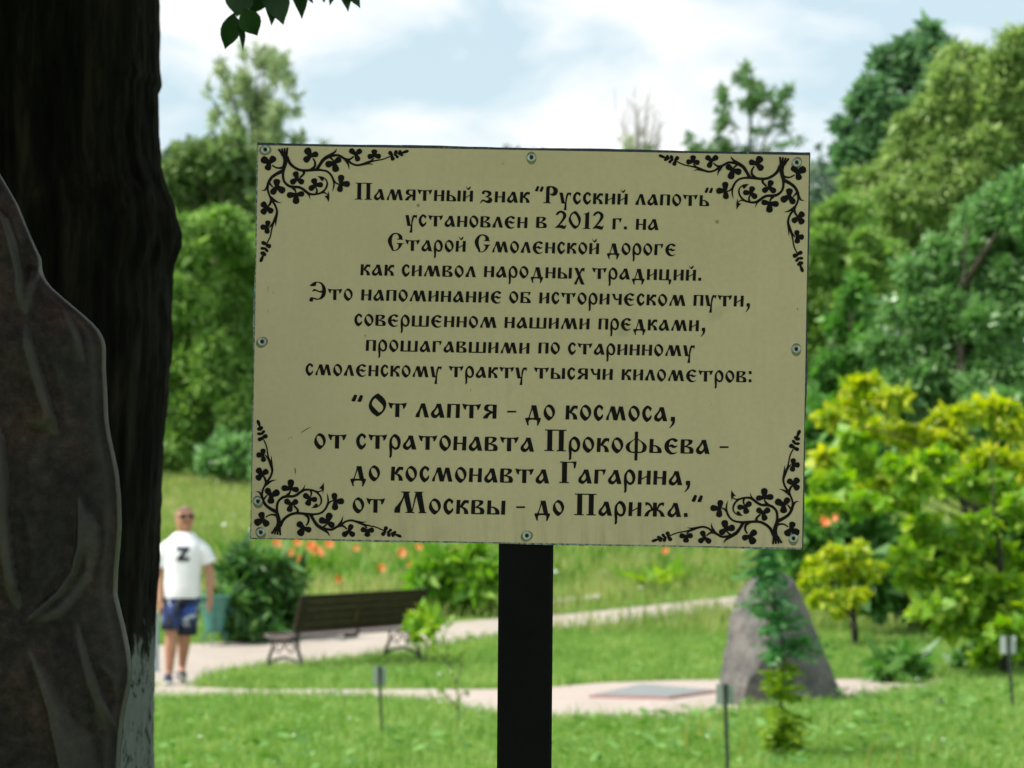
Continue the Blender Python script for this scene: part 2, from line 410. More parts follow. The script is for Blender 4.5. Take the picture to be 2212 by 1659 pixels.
# grime settled along the lower edge and in faint runs
spz = nn(t, 'ShaderNodeSeparateXYZ'); t.links.new(tcn.outputs['Object'], spz.inputs[0])
gz = nn(t, 'ShaderNodeMapRange', {1: -0.165, 2: -0.215, 3: 0.0, 4: 1.0}); t.links.new(spz.outputs[2], gz.inputs[0])
mpd = nn(t, 'ShaderNodeMapping', {'Scale': (55.0, 1.0, 5.0)}); t.links.new(tcn.outputs['Object'], mpd.inputs['Vector'])
ngr = nn(t, 'ShaderNodeTexNoise', {'Scale': 1.0, 'Detail': 5.0, 'Roughness': 0.7}); t.links.new(mpd.outputs[0], ngr.inputs['Vector'])
rgr = ramp(t, [(0.45, 0.0), (0.75, 0.55)]); t.links.new(ngr.outputs['Fac'], rgr.inputs['Fac'])
gadd = nn(t, 'ShaderNodeMath', {1: 0.12}, operation='ADD'); t.links.new(gz.outputs[0], gadd.inputs[0])
gm = nn(t, 'ShaderNodeMath', operation='MULTIPLY', use_clamp=True); t.links.new(gadd.outputs[0], gm.inputs[0]); t.links.new(rgr.outputs['Color'], gm.inputs[1])
m5 = nn(t, 'ShaderNodeMix', data_type='RGBA'); m5.inputs[7].default_value = (0.25, 0.19, 0.11, 1)
t.links.new(gm.outputs[0], m5.inputs[0]); t.links.new(m4.outputs[2], m5.inputs[6])
t.links.new(m5.outputs[2], p.inputs['Base Color'])
p.inputs['Roughness'].default_value = 0.55; p.inputs['Specular IOR Level'].default_value = 0.3

# cut edge of the sheet: dark core with scuffed paint
m_edge, t, p, o = mat('panel_edge')
tcn = nn(t, 'ShaderNodeTexCoord'); na = nn(t, 'ShaderNodeTexNoise', {'Scale': 220.0, 'Detail': 4.0, 'Roughness': 0.7})
t.links.new(tcn.outputs['Object'], na.inputs['Vector'])
ra = ramp(t, [(0.40, (0.06, 0.062, 0.065)), (0.5, (0.20, 0.21, 0.21)), (0.62, (0.38, 0.40, 0.39))])
t.links.new(na.outputs['Fac'], ra.inputs['Fac']); t.links.new(ra.outputs['Color'], p.inputs['Base Color']); p.inputs['Roughness'].default_value = 0.6

m_edge2, t, p, o = mat('panel_edge_dark')
tcn = nn(t, 'ShaderNodeTexCoord'); na = nn(t, 'ShaderNodeTexNoise', {'Scale': 190.0, 'Detail': 4.0, 'Roughness': 0.7})
t.links.new(tcn.outputs['Object'], na.inputs['Vector'])
ra = ramp(t, [(0.45, (0.012, 0.014, 0.03)), (0.58, (0.03, 0.034, 0.06)), (0.7, (0.22, 0.23, 0.24))])
t.links.new(na.outputs['Fac'], ra.inputs['Fac']); t.links.new(ra.outputs['Color'], p.inputs['Base Color']); p.inputs['Roughness'].default_value = 0.5
m_ink = simple('black_print', (0.0115, 0.0085, 0.0095), rough=0.6, var=0.25, scale=30, spec=0.08)
m_post = simple('black_post_paint', (0.0035, 0.0032, 0.0042), rough=0.6, var=0.4, scale=14, bump=0.1, spec=0.09)
m_riv = simple('rivet_alloy', (0.42, 0.44, 0.44), rough=0.42, var=0.35, scale=180, metal=0.55)
m_grime = simple('grime', (0.24, 0.18, 0.115), rough=.8, var=.4, scale=150)
m_hole = simple('rivet_bore', (0.008, 0.008, 0.009), rough=0.8)

# the sheet: a subdivided plate with slightly rippled edges
NX, NZ = 62, 46
GX = [0, .0026] + [k / 60 for k in range(1, 60)] + [.9975, 1.0]
GZ = [0, .0042] + [k / 44 for k in range(1, 44)] + [.9935, 1.0]
NX, NZ = len(GX) - 1, len(GZ) - 1
V, F = [], []
for j in range(NZ + 1):
    for i in range(NX + 1):
        a, b = GX[i], GZ[j]
        sx, sz = (a - 0.5) * PW, (b - 0.5) * PH
        if i in (0, NX): sx += 0.0009 * math.sin(j * 0.42 + i) * (1 if abs(j - 22) < 9 else 0.35) + random.uniform(-1, 1) * 0.00025
        if j in (0, NZ): sz += 0.0004 * math.sin(i * 0.31 + j) + random.uniform(-1, 1) * 0.0002
        V.append(pan(sx, sz, 0.0))
nf = len(V)
for q in range(nf): V.append(V[q] + np.array([0, 0.0032, 0.0]))
idx = lambda i, j: j * (NX + 1) + i
for j in range(NZ):
    for i in range(NX):
        F.append((idx(i, j), idx(i + 1, j), idx(i + 1, j + 1), idx(i, j + 1)))
nface = len(F)
for j in range(NZ):
    for i in range(NX):
        F.append((nf + idx(i, j), nf + idx(i, j + 1), nf + idx(i + 1, j + 1), nf + idx(i + 1, j)))
rim = [idx(i, 0) for i in range(NX)] + [idx(NX, j) for j in range(NZ)] + [idx(i, NZ) for i in range(NX, 0, -1)] + [idx(0, j) for j in range(NZ, 0, -1)]
for k in range(len(rim)):
    a, b = rim[k], rim[(k + 1) % len(rim)]
    F.append((b, a, nf + a, nf + b))
panel = obj('panel', V, F, [m_pan, m_edge, m_edge2], sign, origin=PC)
for k, f in enumerate(panel.data.polygons):
    i, j = k % NX, k // NX
    f.material_index = 1 if k >= 2 * nface else 0
    if k < nface and (j == NZ - 1 or i == NX - 1): f.material_index = 2
    elif k < nface and (i == 0 or j == 0): f.material_index = 1

def on_panel(flat, name, z=0.0004, par=panel):
    Vw = [pan(x, y, z + q) for x, y, q in flat.V]
    return obj(name, Vw, flat.F, m_ink, par)

XS, XL = 26.8, 34.3                # x-heights in photo units
LINES = [
 (XS, [('Памятный', 866.6, 1154.7, 487.2), ('знак', 1172.3, 1293, 493.4), ('“', 1305.6, 1326.6, 495.5), ('Русский', 1326.4, 1532.3, 496.1), ('лапоть', 1550.6, 1731.3, 500.3), ('“', 1719.5, 1740, 499.0)]),
 (XS, [('установлен', 989.3, 1287.8, 551.7), ('в', 1308.7, 1334.7, 556.4), ('2012', 1355.7, 1474, 557.6), ('г.', 1494.8, 1530.6, 560), ('на', 1552, 1607.8, 561)]),
 (XS, [('Старой', 946.3, 1137, 611.6), ('Смоленской', 1158.4, 1462.6, 615.2), ('дороге', 1481.3, 1649.8, 620.8)]),
 (XS, [('как', 879.8, 961.9, 672), ('символ', 980.6, 1162, 673.8), ('народных', 1181.3, 1427.7, 676.5), ('традиций.', 1444.9, 1712.1, 681)]),
 (XS, [('Это', 755.6, 860.6, 731.3), ('напоминание', 881.4, 1224.3, 733.4), ('об', 1243, 1295.8, 739.3), ('историческом', 1316.2, 1673.3, 740.7), ('пути,', 1692.8, 1830.7, 746.6)]),
 (XS, [('совершенном', 864.8, 1212.2, 794.5), ('нашими', 1231.4, 1439.3, 800.6), ('предками,', 1460.6, 1721.5, 804.3)]),
 (XS, [('прошагавшими', 892.8, 1292.7, 856.6), ('по', 1313.9, 1366.5, 863), ('старинному', 1386.3, 1696.2, 864.6)]),
 (XS, [('смоленскому', 745.6, 1078.3, 915.6), ('тракту', 1095.4, 1286.5, 920.9), ('тысячи', 1303.1, 1495.9, 924.2), ('километров:', 1517.3, 1834.9, 927.9)]),
 (XL, [('“', 857.4, 885.4, 1016.2), ('От', 900.3, 993, 1017), ('лаптя', 1014, 1212.2, 1018.7), ('-', 1237.8, 1260, 1022.4), ('до', 1281.8, 1354.4, 1023.2), ('космоса,', 1380.5, 1647.8, 1024)]),
 (XL, [('от', 767, 846, 1094.2), ('стратонавта', 869.1, 1304, 1095), ('Прокофьева', 1328.8, 1732.4, 1101.1), ('-', 1756.5, 1778.4, 1109)]),
 (XL, [('до', 855, 927.3, 1171.8), ('космонавта', 954, 1340.7, 1173.4), ('Гагарина,', 1365.3, 1684.9, 1179.2)]),
 (XL, [('от', 860.8, 939.8, 1250.8), ('Москвы', 962.7, 1233.7, 1251.8), ('-', 1260, 1281.5, 1255.6), ('до', 1304.5, 1376.7, 1256.2), ('Парижа.', 1401.7, 1678.9, 1257.6), ('“', 1687.6, 1715, 1261)]),
]
S25 = 0.8848 * PX                  # metres per photo unit on the panel
TIGHT = {'т': -3, 'у': -4, 'а': -2, 'л': -3, 'Г': -2, '“': 4}
for xh, words in LINES:
    fl = Flat()
    for text, x0, x1, yb in words:
        gaps = [18 + TIGHT.get(text[i], 0) + TIGHT.get(text[i + 1], 0) for i in range(len(text) - 1)]
        tot = sum(G[c][0] for c in text) + sum(gaps)
        ox, oz = ph2pan(x0, yb)
        kx = (x1 - x0) * S25 / tot; kz = xh * S25 / 100
        cx = 0.0
        for i, c in enumerate(text):
            fl.glyph_polys(G[c][1], lambda q, cx=cx: (ox + (q[0] + cx) * kx, oz + q[1] * kz))
            cx += G[c][0] + (gaps[i] if i < len(gaps) else 0)
    on_panel(fl, 'lettering')

# ---- clover branch in each corner, drawn once and mirrored
A = lambda x, y: (610 + x / 8.508, 340 + y / 8.508)
B2A = lambda q: (1106 + q[0] * 1.0385, q[1] * 1.0385) + tuple(k * 1.0385 for k in q[2:])
C2A = lambda q: (q[0] * 1.0259, 1021 + q[1] * 1.0259) + tuple(k * 1.0259 for k in q[2:])
ST = [
 [(597, 205, 46), (640, 265, 44), (690, 340, 62)], [(658, 192, 40), (690, 280, 40), (715, 345, 52)], [(720, 183, 40), (728, 280, 42), (735, 345, 52)], [(782, 176, 38), (768, 280, 46), (758, 345, 60)],
 [(722, 315, 110), (742, 400, 106), (738, 480, 90), (715, 570, 82), (693, 660, 66), (690, 740, 52), (694, 810, 52), (722, 890, 50), (800, 962, 56), (900, 992, 60), (1010, 995, 56), (1095, 1032, 56), (1180, 1098, 56), (1260, 1140, 50), (1370, 1142, 42), (1480, 1112, 42), (1565, 1040, 40), (1606, 950, 38), (1598, 870, 32), (1555, 815, 24), (1500, 795, 20)],
 [(1480, 1115, 40), (1560, 1112, 28), (1622, 1160, 12)], [(1175, 1095, 50), (1230, 1168, 28), (1258, 1255, 2)],
 [(715, 575, 70), (630, 598, 42), (545, 590, 32), (465, 540, 28)],
 [(695, 655, 84), (580, 708, 70), (470, 780, 62), (410, 860, 60), (378, 940, 58), (370, 1020, 46), (386, 1110, 40), (428, 1205, 46), (455, 1270, 62)],
 [(378, 950, 56), (342, 1020, 44), (300, 1062, 28), (233, 1060, 2)], [(395, 900, 54), (440, 952, 36), (480, 1000, 24)],
 [(432, 1205, 56), (515, 1272, 46), (585, 1308, 28), (658, 1323, 2)], [(448, 1265, 56), (415, 1350, 46), (370, 1405, 30)],
 [(465, 1275, 46), (530, 1380, 44), (562, 1480, 44)] + [C2A(q) for q in [(545, 520, 50), (505, 630, 54), (462, 740, 42), (440, 850, 28), (412, 980, 27), (350, 1105, 26)]],
 [C2A(q) for q in [(548, 520, 46), (528, 680, 28), (522, 785, 2)]], [C2A(q) for q in [(478, 690, 40), (395, 795, 20)]],
 [(775, 360, 60), (828, 490, 62), (920, 580, 58), (1040, 638, 55), (1170, 648, 55), (1350, 635, 58), (1480, 640, 46), (1600, 668, 42), (1680, 735, 42), (1730, 830, 46), (1748, 920, 36), (1738, 1010, 27), (1712, 1090, 2)],
 [(1738, 850, 44), (1790, 908, 33), (1860, 940, 24)], [(1118, 650, 70), (1120, 720, 48), (1040, 800, 40)], [(1270, 640, 70), (1345, 570, 54), (1355, 480, 42), (1310, 395, 30)],
 [(1390, 640, 70), (1460, 520, 64), (1540, 415, 72), (1660, 342, 74), (1740, 287, 46), (1785, 240, 28), (1801, 198, 3)],
 [B2A(q) for q in [(530, 335, 66), (620, 325, 52), (720, 325, 46), (830, 390, 50), (900, 408, 48), (960, 388, 36), (1015, 340, 26)]],
 [B2A(q) for q in [(835, 390, 56), (902, 500, 38), (923, 605, 2)]],
 [B2A(q) for q in [(870, 405, 52), (980, 490, 40), (1090, 520, 42), (1200, 498, 46), (1330, 450, 46), (1450, 428, 28), (1600, 400, 25), (1750, 340, 24)]],
 [B2A(q) for q in [(1180, 505, 44), (1320, 490, 28), (1408, 510, 2)]], [B2A(q) for q in [(1350, 440, 34), (1415, 380, 27)]],
 [B2A(q) for q in [(530, 350, 48), (620, 440, 25)]],
 [(1378, 1135, 50), (1395, 1060, 36), (1370, 990, 26)], [(890, 1000, 70), (942, 1066, 40), (958, 1120, 26)],
]
TR = [
 ((410, 490), [(237, 395, 152), (522, 362, 142), (358, 646, 132)]), ((560, 985), [(560, 822, 144), (728, 1095, 142), (450, 1143, 128)]),
 ((355, 1420), [(243, 1315, 132), (478, 1522, 122), (248, 1550, 132)]), ((1890, 920), [(1900, 736, 128), (2082, 935, 128), (1865, 1100, 120)]),
 ((985, 820), [(938, 668, 124), (1118, 916, 118), (845, 918, 122)]), ((1262, 345), [(1168, 186, 152), (1422, 298, 122), (1127, 462, 134)]),
 ((1365, 950), [(1318, 812, 124), (1522, 945, 112), (1232, 1052, 118)]), ((960, 1150), [(768, 1165, 124), (1133, 1130, 114), (960, 1348, 136)]),
]
TRB = [((1050, 300), [(930, 202, 112), (1172, 212, 108), (1112, 442, 108)]), ((1425, 330), [(1425, 202, 116), (1288, 352, 106), (1558, 346, 106)]), ((620, 470), [(757, 382, 122), (447, 515, 132), (668, 657, 136)])]
TRC = [((352, 780), [(372, 648, 106), (215, 788, 112), (348, 920, 108)])]
LOBES = [(B2A(lb[0]), B2A(lb[1]), lb[2]) for lb in [((1790, 330), (1715, 240), (85,)), ((1770, 320), (1805, 428), (85,)), ((1830, 330), (1870, 218), (72,)), ((1840, 300), (1905, 378), (62,)), ((1910, 300), (1955, 220), (66,)), ((1890, 280), (2005, 325), (60,)), ((1960, 280), (2112, 228), (62,))]]
LOBES += [(C2A(lb[0]), C2A(lb[1]), lb[2]) for lb in [((355, 1140), (235, 1085, ), (82,)), ((320, 1140), (430, 1185), (92,)), ((340, 1215), (215, 1215), (62,)), ((290, 1205), (372, 1285), (62,)), ((300, 1290), (215, 1325), (72,)), ((270, 1280), (318, 1368), (70,)), ((275, 1345), (213, 1495), (70,))]]
ARROWS = ["1400,770c 1460,768 1520,778 1560,812 1540,822 1528,858 1496,866 1470,842 1442,802", "1632,1072c 1652,1180 1640,1308c 1604,1242 1548,1178c 1590,1172 1614,1150"]
fmap = lambda x, y: ph2pan(*A(x, y))
U8 = S25 / 8.508
orn = Flat()
for s_ in ST: orn.stroke([fmap(a, b) + (wd * U8,) for a, b, wd in s_])
def add_tref(c, tips):
    for (x, y, wd) in tips: orn.lobe(fmap(*c), fmap(x, y), wd * U8)
    cc = fmap(*c); orn.poly([[(cc[0] + 24 * U8 * math.cos(k * math.pi / 5), cc[1] + 24 * U8 * math.sin(k * math.pi / 5)) for k in range(10)]])
for c, tips in TR: add_tref(c, tips)
for c, tips in TRB: add_tref(B2A(c), [B2A(q) for q in tips])
for c, tips in TRC: add_tref(C2A(c), [C2A(q) for q in tips])
for c, tp, wd in LOBES: orn.lobe(fmap(*c), fmap(*tp), wd[0] * U8)
for lp in ARROWS: orn.poly([[fmap(*q) for q in parse_loop(lp)]])
dz = 0.0035
for fx_, fz_ in ((1, 1), (-1, 1), (1, -1), (-1, -1)):
    f2 = Flat(); f2.V = [(x * fx_, y * fz_ + (dz if fz_ < 0 else 0) * 0, q) for x, y, q in orn.V]
    f2.F = orn.F if fx_ * fz_ > 0 else [tuple(reversed(f)) for f in orn.F]
    on_panel(f2, 'corner_ornament', 0.0006)

# fine scratches and drips on the paint
for pts in ([(735, 1056, 1.2), (748, 1048, 1.8), (760, 1042, 0.6)], [(710, 1069, 1.6), (713, 1067, 1)], [(703, 1072, 1.2), (706, 1070, .6)], [(720, 1142, 1.6), (721, 1150, 2.2), (720.5, 1158, .6)], [(1149, 949, .8), (1149.5, 956, .6)], [(727, 1047, 1.2), (728, 1046, 1)], [(654, 700, 1.0), (655, 712, .5)], [(666, 712, .8), (668, 718, .5)], [(1946, 752, 1.4), (1947, 757, 1.2)], [(655, 757, .8), (655.5, 764, .5)], [(1736, 987, .9), (1737, 989, .8)]):
    scr = Flat(); scr.stroke([ph2pan(x, y) + (wd * S25,) for x, y, wd in pts], 3); on_panel(scr, 'scratch', 0.0003)

# nine blind rivets with dark bores
RIV = [(573, 323), (1148, 340), (1721, 351), (566, 738), (1720, 754), (557, 1083), (563, 1150), (1138, 1157), (1714, 1163)]
first = None
for (u, v) in RIV:
    sx, sz = ph2pan(u / 0.8848, v / 0.8848)
    prof = [(0.0054, 0.0000), (0.0053, 0.0007), (0.0046, 0.0014), (0.0036, 0.0016), (0.0026, 0.0013), (0.0020, 0.0004)]
    R_, seg = [], 28
    for r_, h_ in prof: R_.append([pan(sx + r_ * .92 * math.cos(2 * math.pi * k / seg), sz + r_ * .92 * math.sin(2 * math.pi * k / seg), h_ + 0.0001) for k in range(seg)])
    V, F = loft(R_); F = F[:-2]
    rv = obj('rivet', V, F, m_riv, panel, smooth=True)
    V = [pan(sx + 0.0021 * math.cos(2 * math.pi * k / seg), sz + 0.0021 * math.sin(2 * math.pi * k / seg), 0.0006) for k in range(seg)]
    st_ = [pan(sx + (0.0060 + .0008 * math.sin(k * 4 * math.pi / seg + u)) * math.cos(2 * math.pi * k / seg), sz - .0008 + (0.0063 + .0008 * math.sin(k * 4 * math.pi / seg + u)) * math.sin(2 * math.pi * k / seg), 0.00005) for k in range(seg)]
    obj('grime_ring', st_, [tuple(range(seg))], m_grime, rv)
    obj('bore', V, [tuple(range(seg))], m_hole, rv)

# post: square tube 59 mm wide, leaning half a degree
def post_pt(s, z): return (1132.5 - 1106 + (z - 1.34) * 2000 * 0.0085) * PX
mb = MB()
zt = PC[2] + 0.16
for z0, z1 in ((-0.3, zt),):
    a = 0.0296
    ring = lambda z: [(post_pt(0, z) + x, 3.5335 + y, z) for x, y in ((-a + .003, -a), (a - .003, -a), (a, -a + .003), (a, a - .003), (a - .003, a), (-a + .003, a), (-a, a - .003), (-a, -a + .003))]
    V, F = loft([ring(z0), ring(z1)]); mb.add(V, F)
mb.build('post', m_post, sign)

# ------------------------------------------------------------------ ground, paths
m_lawn, t, p, o = mat('lawn_soil_and_grass')
tcn = nn(t, 'ShaderNodeTexCoord')
na = nn(t, 'ShaderNodeTexNoise', {'Scale': 0.9, 'Detail': 6.0, 'Roughness': 0.65}); nb = nn(t, 'ShaderNodeTexNoise', {'Scale': 14.0, 'Detail': 6.0, 'Roughness': 0.7})
for n_ in (na, nb): t.links.new(tcn.outputs['Object'], n_.inputs['Vector'])
ra = ramp(t, [(0.3, (0.10, 0.21, 0.03)), (0.5, (0.14, 0.27, 0.04)), (0.7, (0.21, 0.29, 0.07))])
rb = ramp(t, [(0.3, 0.6), (0.7, 1.15)])
t.links.new(na.outputs['Fac'], ra.inputs['Fac']); t.links.new(nb.outputs['Fac'], rb.inputs['Fac'])
mu = nn(t, 'ShaderNodeMix', {0: 1.0}, data_type='RGBA', blend_type='MULTIPLY')
t.links.new(ra.outputs['Color'], mu.inputs[6]); t.links.new(rb.outputs['Color'], mu.inputs[7]); t.links.new(mu.outputs[2], p.inputs['Base Color'])
p.inputs['Roughness'].default_value = 0.9; p.inputs['Specular IOR Level'].default_value = 0.15

xs = np.concatenate([np.linspace(-900, -40, 12)[:-1], np.linspace(-40, 40, 61), np.linspace(40, 900, 12)[1:]])
ys = np.concatenate([np.linspace(-120, 10, 14)[:-1], np.linspace(10, KINK, 40)[:-1], np.linspace(KINK, 85, 50)[:-1], np.linspace(85, 200, 30)[:-1], np.linspace(200, 1600, 12)])
X_, Y_ = np.meshgrid(xs, ys)
V = np.stack([X_.ravel(), Y_.ravel(), hgt_np(Y_.ravel())], 1)
nx = len(xs)
F = np.array([(j * nx + i, j * nx + i + 1, (j + 1) * nx + i + 1, (j + 1) * nx + i) for j in range(len(ys) - 1) for i in range(nx - 1)])
tag(obj('ground', V, F, m_lawn, smooth=False), kind='structure')

def path_mat(name, c1, c2):
    m, t, p, o = mat(name)
    tcn = nn(t, 'ShaderNodeTexCoord')
    na = nn(t, 'ShaderNodeTexNoise', {'Scale': 1.6, 'Detail': 7.0, 'Roughness': 0.7}); nb = nn(t, 'ShaderNodeTexNoise', {'Scale': 60.0, 'Detail': 4.0})
    for n_ in (na, nb): t.links.new(tcn.outputs['Object'], n_.inputs['Vector'])
    ra = ramp(t, [(0.3, c1), (0.7, c2)]); rb = ramp(t, [(0.3, 0.82), (0.7, 1.08)])
    t.links.new(na.outputs['Fac'], ra.inputs['Fac']); t.links.new(nb.outputs['Fac'], rb.inputs['Fac'])
    mu = nn(t, 'ShaderNodeMix', {0: 1.0}, data_type='RGBA', blend_type='MULTIPLY')
    t.links.new(ra.outputs['Color'], mu.inputs[6]); t.links.new(rb.outputs['Color'], mu.inputs[7]); t.links.new(mu.outputs[2], p.inputs['Base Color'])
    p.inputs['Roughness'].default_value = 0.9
    return m
m_path1 = path_mat('pale_beige_path', (0.36, 0.305, 0.26), (0.44, 0.38, 0.33))
m_path2 = path_mat('pinkish_pale_path', (0.40, 0.325, 0.285), (0.47, 0.40, 0.355))

NEAR_TOP = [(120, 1484), (430, 1487), (560, 1492), (800, 1491), (1070, 1491), (1190, 1486), (1300, 1477), (1450, 1472), (1600, 1470), (1825, 1469), (1950, 1467), (2060, 1472)]
NEAR_BOT = [(2062, 1478), (2010, 1492), (1900, 1507), (1790, 1516), (1680, 1534), (1560, 1547), (1450, 1556), (1300, 1553), (1190, 1553), (1020, 1544), (950, 1524), (800, 1510), (520, 1507), (330, 1508), (120, 1512)]
FAR_TOP = [(60, 1405), (340, 1395), (560, 1384), (760, 1367), (940, 1348), (1070, 1337), (1190, 1330), (1400, 1309), (1600, 1288), (1750, 1270)]
FAR_BOT = [(1750, 1300), (1600, 1319), (1400, 1341), (1190, 1361), (1070, 1376), (900, 1405), (700, 1429), (560, 1443), (470, 1463), (425, 1482), (430, 1489), (60, 1490)]
def strip(top, bot, lift, step=0.35):
    """a paved band between two edge lines, laid just above the lawn"""
    T = np.array([gp(*q)[:2] for q in top]); B = np.array([gp(*q)[:2] for q in bot[::-1]])
    x0, x1 = max(T[0, 0], B[0, 0]), min(T[-1, 0], B[-1, 0])
    return T, B, x0, x1
def poly_of(px): return np.array([gp(*q)[:2] for q in px])
near_poly = poly_of(NEAR_TOP + NEAR_BOT)
far_poly = poly_of(FAR_TOP + FAR_BOT)
def inside(P, X, Y):
    c = np.zeros(X.shape, bool); n = len(P); j = n - 1
    for i in range(n):
        xi, yi = P[i]; xj, yj = P[j]
        c ^= ((yi > Y) != (yj > Y)) & (X < (xj - xi) * (Y - yi) / (yj - yi + 1e-12) + xi)
        j = i
    return c
def paved(name, P, lift, m):
    """cut the outline into a fine sheet that follows the lawn"""
    bm = bmesh.new()
    fine = []
    for i in range(len(P)):
        a, b = P[i], P[(i + 1) % len(P)]
        k = max(1, int(np.linalg.norm(b - a) / 0.25))
        for q in range(k):
            w_ = a + (b - a) * q / k
            fine.append((w_[0] + random.uniform(-.02, .02), w_[1] + random.uniform(-.04, .04)))
    vs = [bm.verts.new((x, y, 0)) for x, y in fine]
    f = bm.faces.new(vs)
    bmesh.ops.triangulate(bm, faces=[f])
    ymin, ymax = P[:, 1].min(), P[:, 1].max()
    for yc in sorted(set([KINK] + list(np.arange(math.ceil(ymin), ymax, 1.0)))):
        bmesh.ops.bisect_plane(bm, geom=bm.verts[:] + bm.edges[:] + bm.faces[:], plane_co=(0, yc, 0), plane_no=(0, 1, 0))
    for v in bm.verts: v.co.z = hgt(v.co.y) + lift
    bmesh.ops.recalc_face_normals(bm, faces=bm.faces[:])
    bm.verts.index_update()
    V = [v.co[:] for v in bm.verts]; F = [[v.index for v in (f.verts if f.normal.z > 0 else reversed(f.verts[:]))] for f in bm.faces]
    bm.free()
    return tag(obj(name, V, F, m), kind='structure')
paved('path', far_poly, 0.006, m_path1)
paved('footpath', near_poly, 0.012, m_path2)

# ------------------------------------------------------------------ grass (nobody could count it)
def blades(name, X, Y, hmin, hmax, wid, lean, m, kind='stuff', seg=1):
    n = len(X)
    r = np.random.default_rng(len(name) + n)
    th = r.uniform(0, 2 * np.pi, n); h = r.uniform(hmin, hmax, n) * (0.7 + 0.6 * r.random(n) ** 2)
    dx, dy = np.cos(th) * wid / 2, np.sin(th) * wid / 2
    la = r.uniform(0, 2 * np.pi, n); ll = h * lean * r.random(n)
    z = hgt_np(Y)
    a = np.stack([X - dx, Y - dy, z - 0.01], 1); b = np.stack([X + dx, Y + dy, z - 0.01], 1)
    mx_, my_ = X + np.cos(la) * ll * .35, Y + np.sin(la) * ll * .35
    c = np.stack([mx_ + dx * .8, my_ + dy * .8, z + h * .6], 1); d = np.stack([mx_ - dx * .8, my_ - dy * .8, z + h * .6], 1)
    e = np.stack([X + np.cos(la) * ll, Y + np.sin(la) * ll, z + h], 1)
    V = np.stack([a, b, c, d, e], 1).reshape(-1, 3)
    k = np.arange(n) * 5
    F = np.concatenate([np.stack([k, k + 1, k + 2, k + 3], 1), np.stack([k + 3, k + 2, k + 4, k + 4], 1)])
    Fq = np.stack([k, k + 1, k + 2, k + 3], 1)
    me_faces = [tuple(q) for q in Fq.tolist()] + [tuple(q) for q in np.stack([k + 3, k + 2, k + 4], 1).tolist()]
    o = obj(name, V, me_faces, m)
    return tag(o, kind=kind)
m_grass = leafmat('grass_blades', (0.13, 0.25, 0.05), (0.215, 0.38, 0.08), (0.36, 0.48, 0.15), trans=0.4, rough=0.5, spec=0.25, patch=2.2)
m_mead = leafmat('meadow_blades', (0.16, 0.25, 0.06), (0.27, 0.37, 0.09), (0.46, 0.43, 0.21), trans=0.4, rough=0.6, spec=0.2, patch=0.9)
def scatter(y0, y1, dens, margin=1.12, seed=1):
    r = np.random.default_rng(seed)
    half = 0.158 * y1 * margin
    n = int((y1 - y0) * 2 * half * dens)
    X = r.uniform(-half, half, n); Y = r.uniform(y0, y1, n)
    k = np.abs(X) < 0.158 * Y * margin + 0.3
    X, Y = X[k], Y[k]
    jx, jy = X + r.normal(0, .05, len(X)), Y + r.normal(0, .12, len(X))
    k = ~(inside(near_poly, jx, jy) | inside(far_poly, jx, jy))
    return X[k], Y[k]
def clumpy(X, Y, s, thr, seed):
    r = np.random.default_rng(seed); f = np.zeros(len(X))
    for q in range(5):
        kx, ky, ph = r.normal(0, s), r.normal(0, s * .6), r.uniform(0, 6.3)
        f += np.sin(kx * X + ky * Y + ph)
    return (f / 5 + r.normal(0, .25, len(X))) > thr
Xa, Ya = scatter(20.3, 40.5, 900, seed=3)
blades('grass', Xa, Ya, 0.05, 0.10, 0.008, 0.9, m_grass)
k = None
Xb, Yb = scatter(39.5, 86, 170, 1.25, seed=4)
kk = clumpy(Xb, Yb, 0.9, -0.2, 9)
blades('meadow_grass', Xb[kk], Yb[kk], 0.13, 0.34, 0.016, 0.7, m_mead)
# longer tufts along the far edge of the paths and in the lawn
Xc, Yc = scatter(20.3, 36, 260, seed=5)
kk = clumpy(Xc, Yc, 1.6, 0.18, 12)
blades('grass_tufts', Xc[kk], Yc[kk], 0.09, 0.17, 0.009, 1.0, m_grass)
# a fringe of longer grass hangs over the edges of the paving
r = np.random.default_rng(77); ex, ey = [], []
for P in (near_poly, far_poly):
    for i in range(len(P)):
        a, b = P[i], P[(i + 1) % len(P)]
        if abs(a[0]) > 7 or abs(b[0]) > 7.5: continue
        n = int(np.linalg.norm(b - a) * 150); t_ = r.random(n)
        q = a + (b - a) * t_[:, None] + np.stack([r.normal(0, .07, n), r.normal(0, .10, n)], 1)
        k = ~(inside(near_poly, q[:, 0], q[:, 1] + .02) | inside(far_poly, q[:, 0], q[:, 1] + .02)) | (r.random(n) < .10)
        ex.append(q[k, 0]); ey.append(q[k, 1])
ex, ey = np.concatenate(ex), np.concatenate(ey)
kk = clumpy(ex, ey, 2.5, -.15, 31)
blades('grass_verge', ex[kk], ey[kk], 0.07, 0.16, 0.011, 1.1, m_grass)
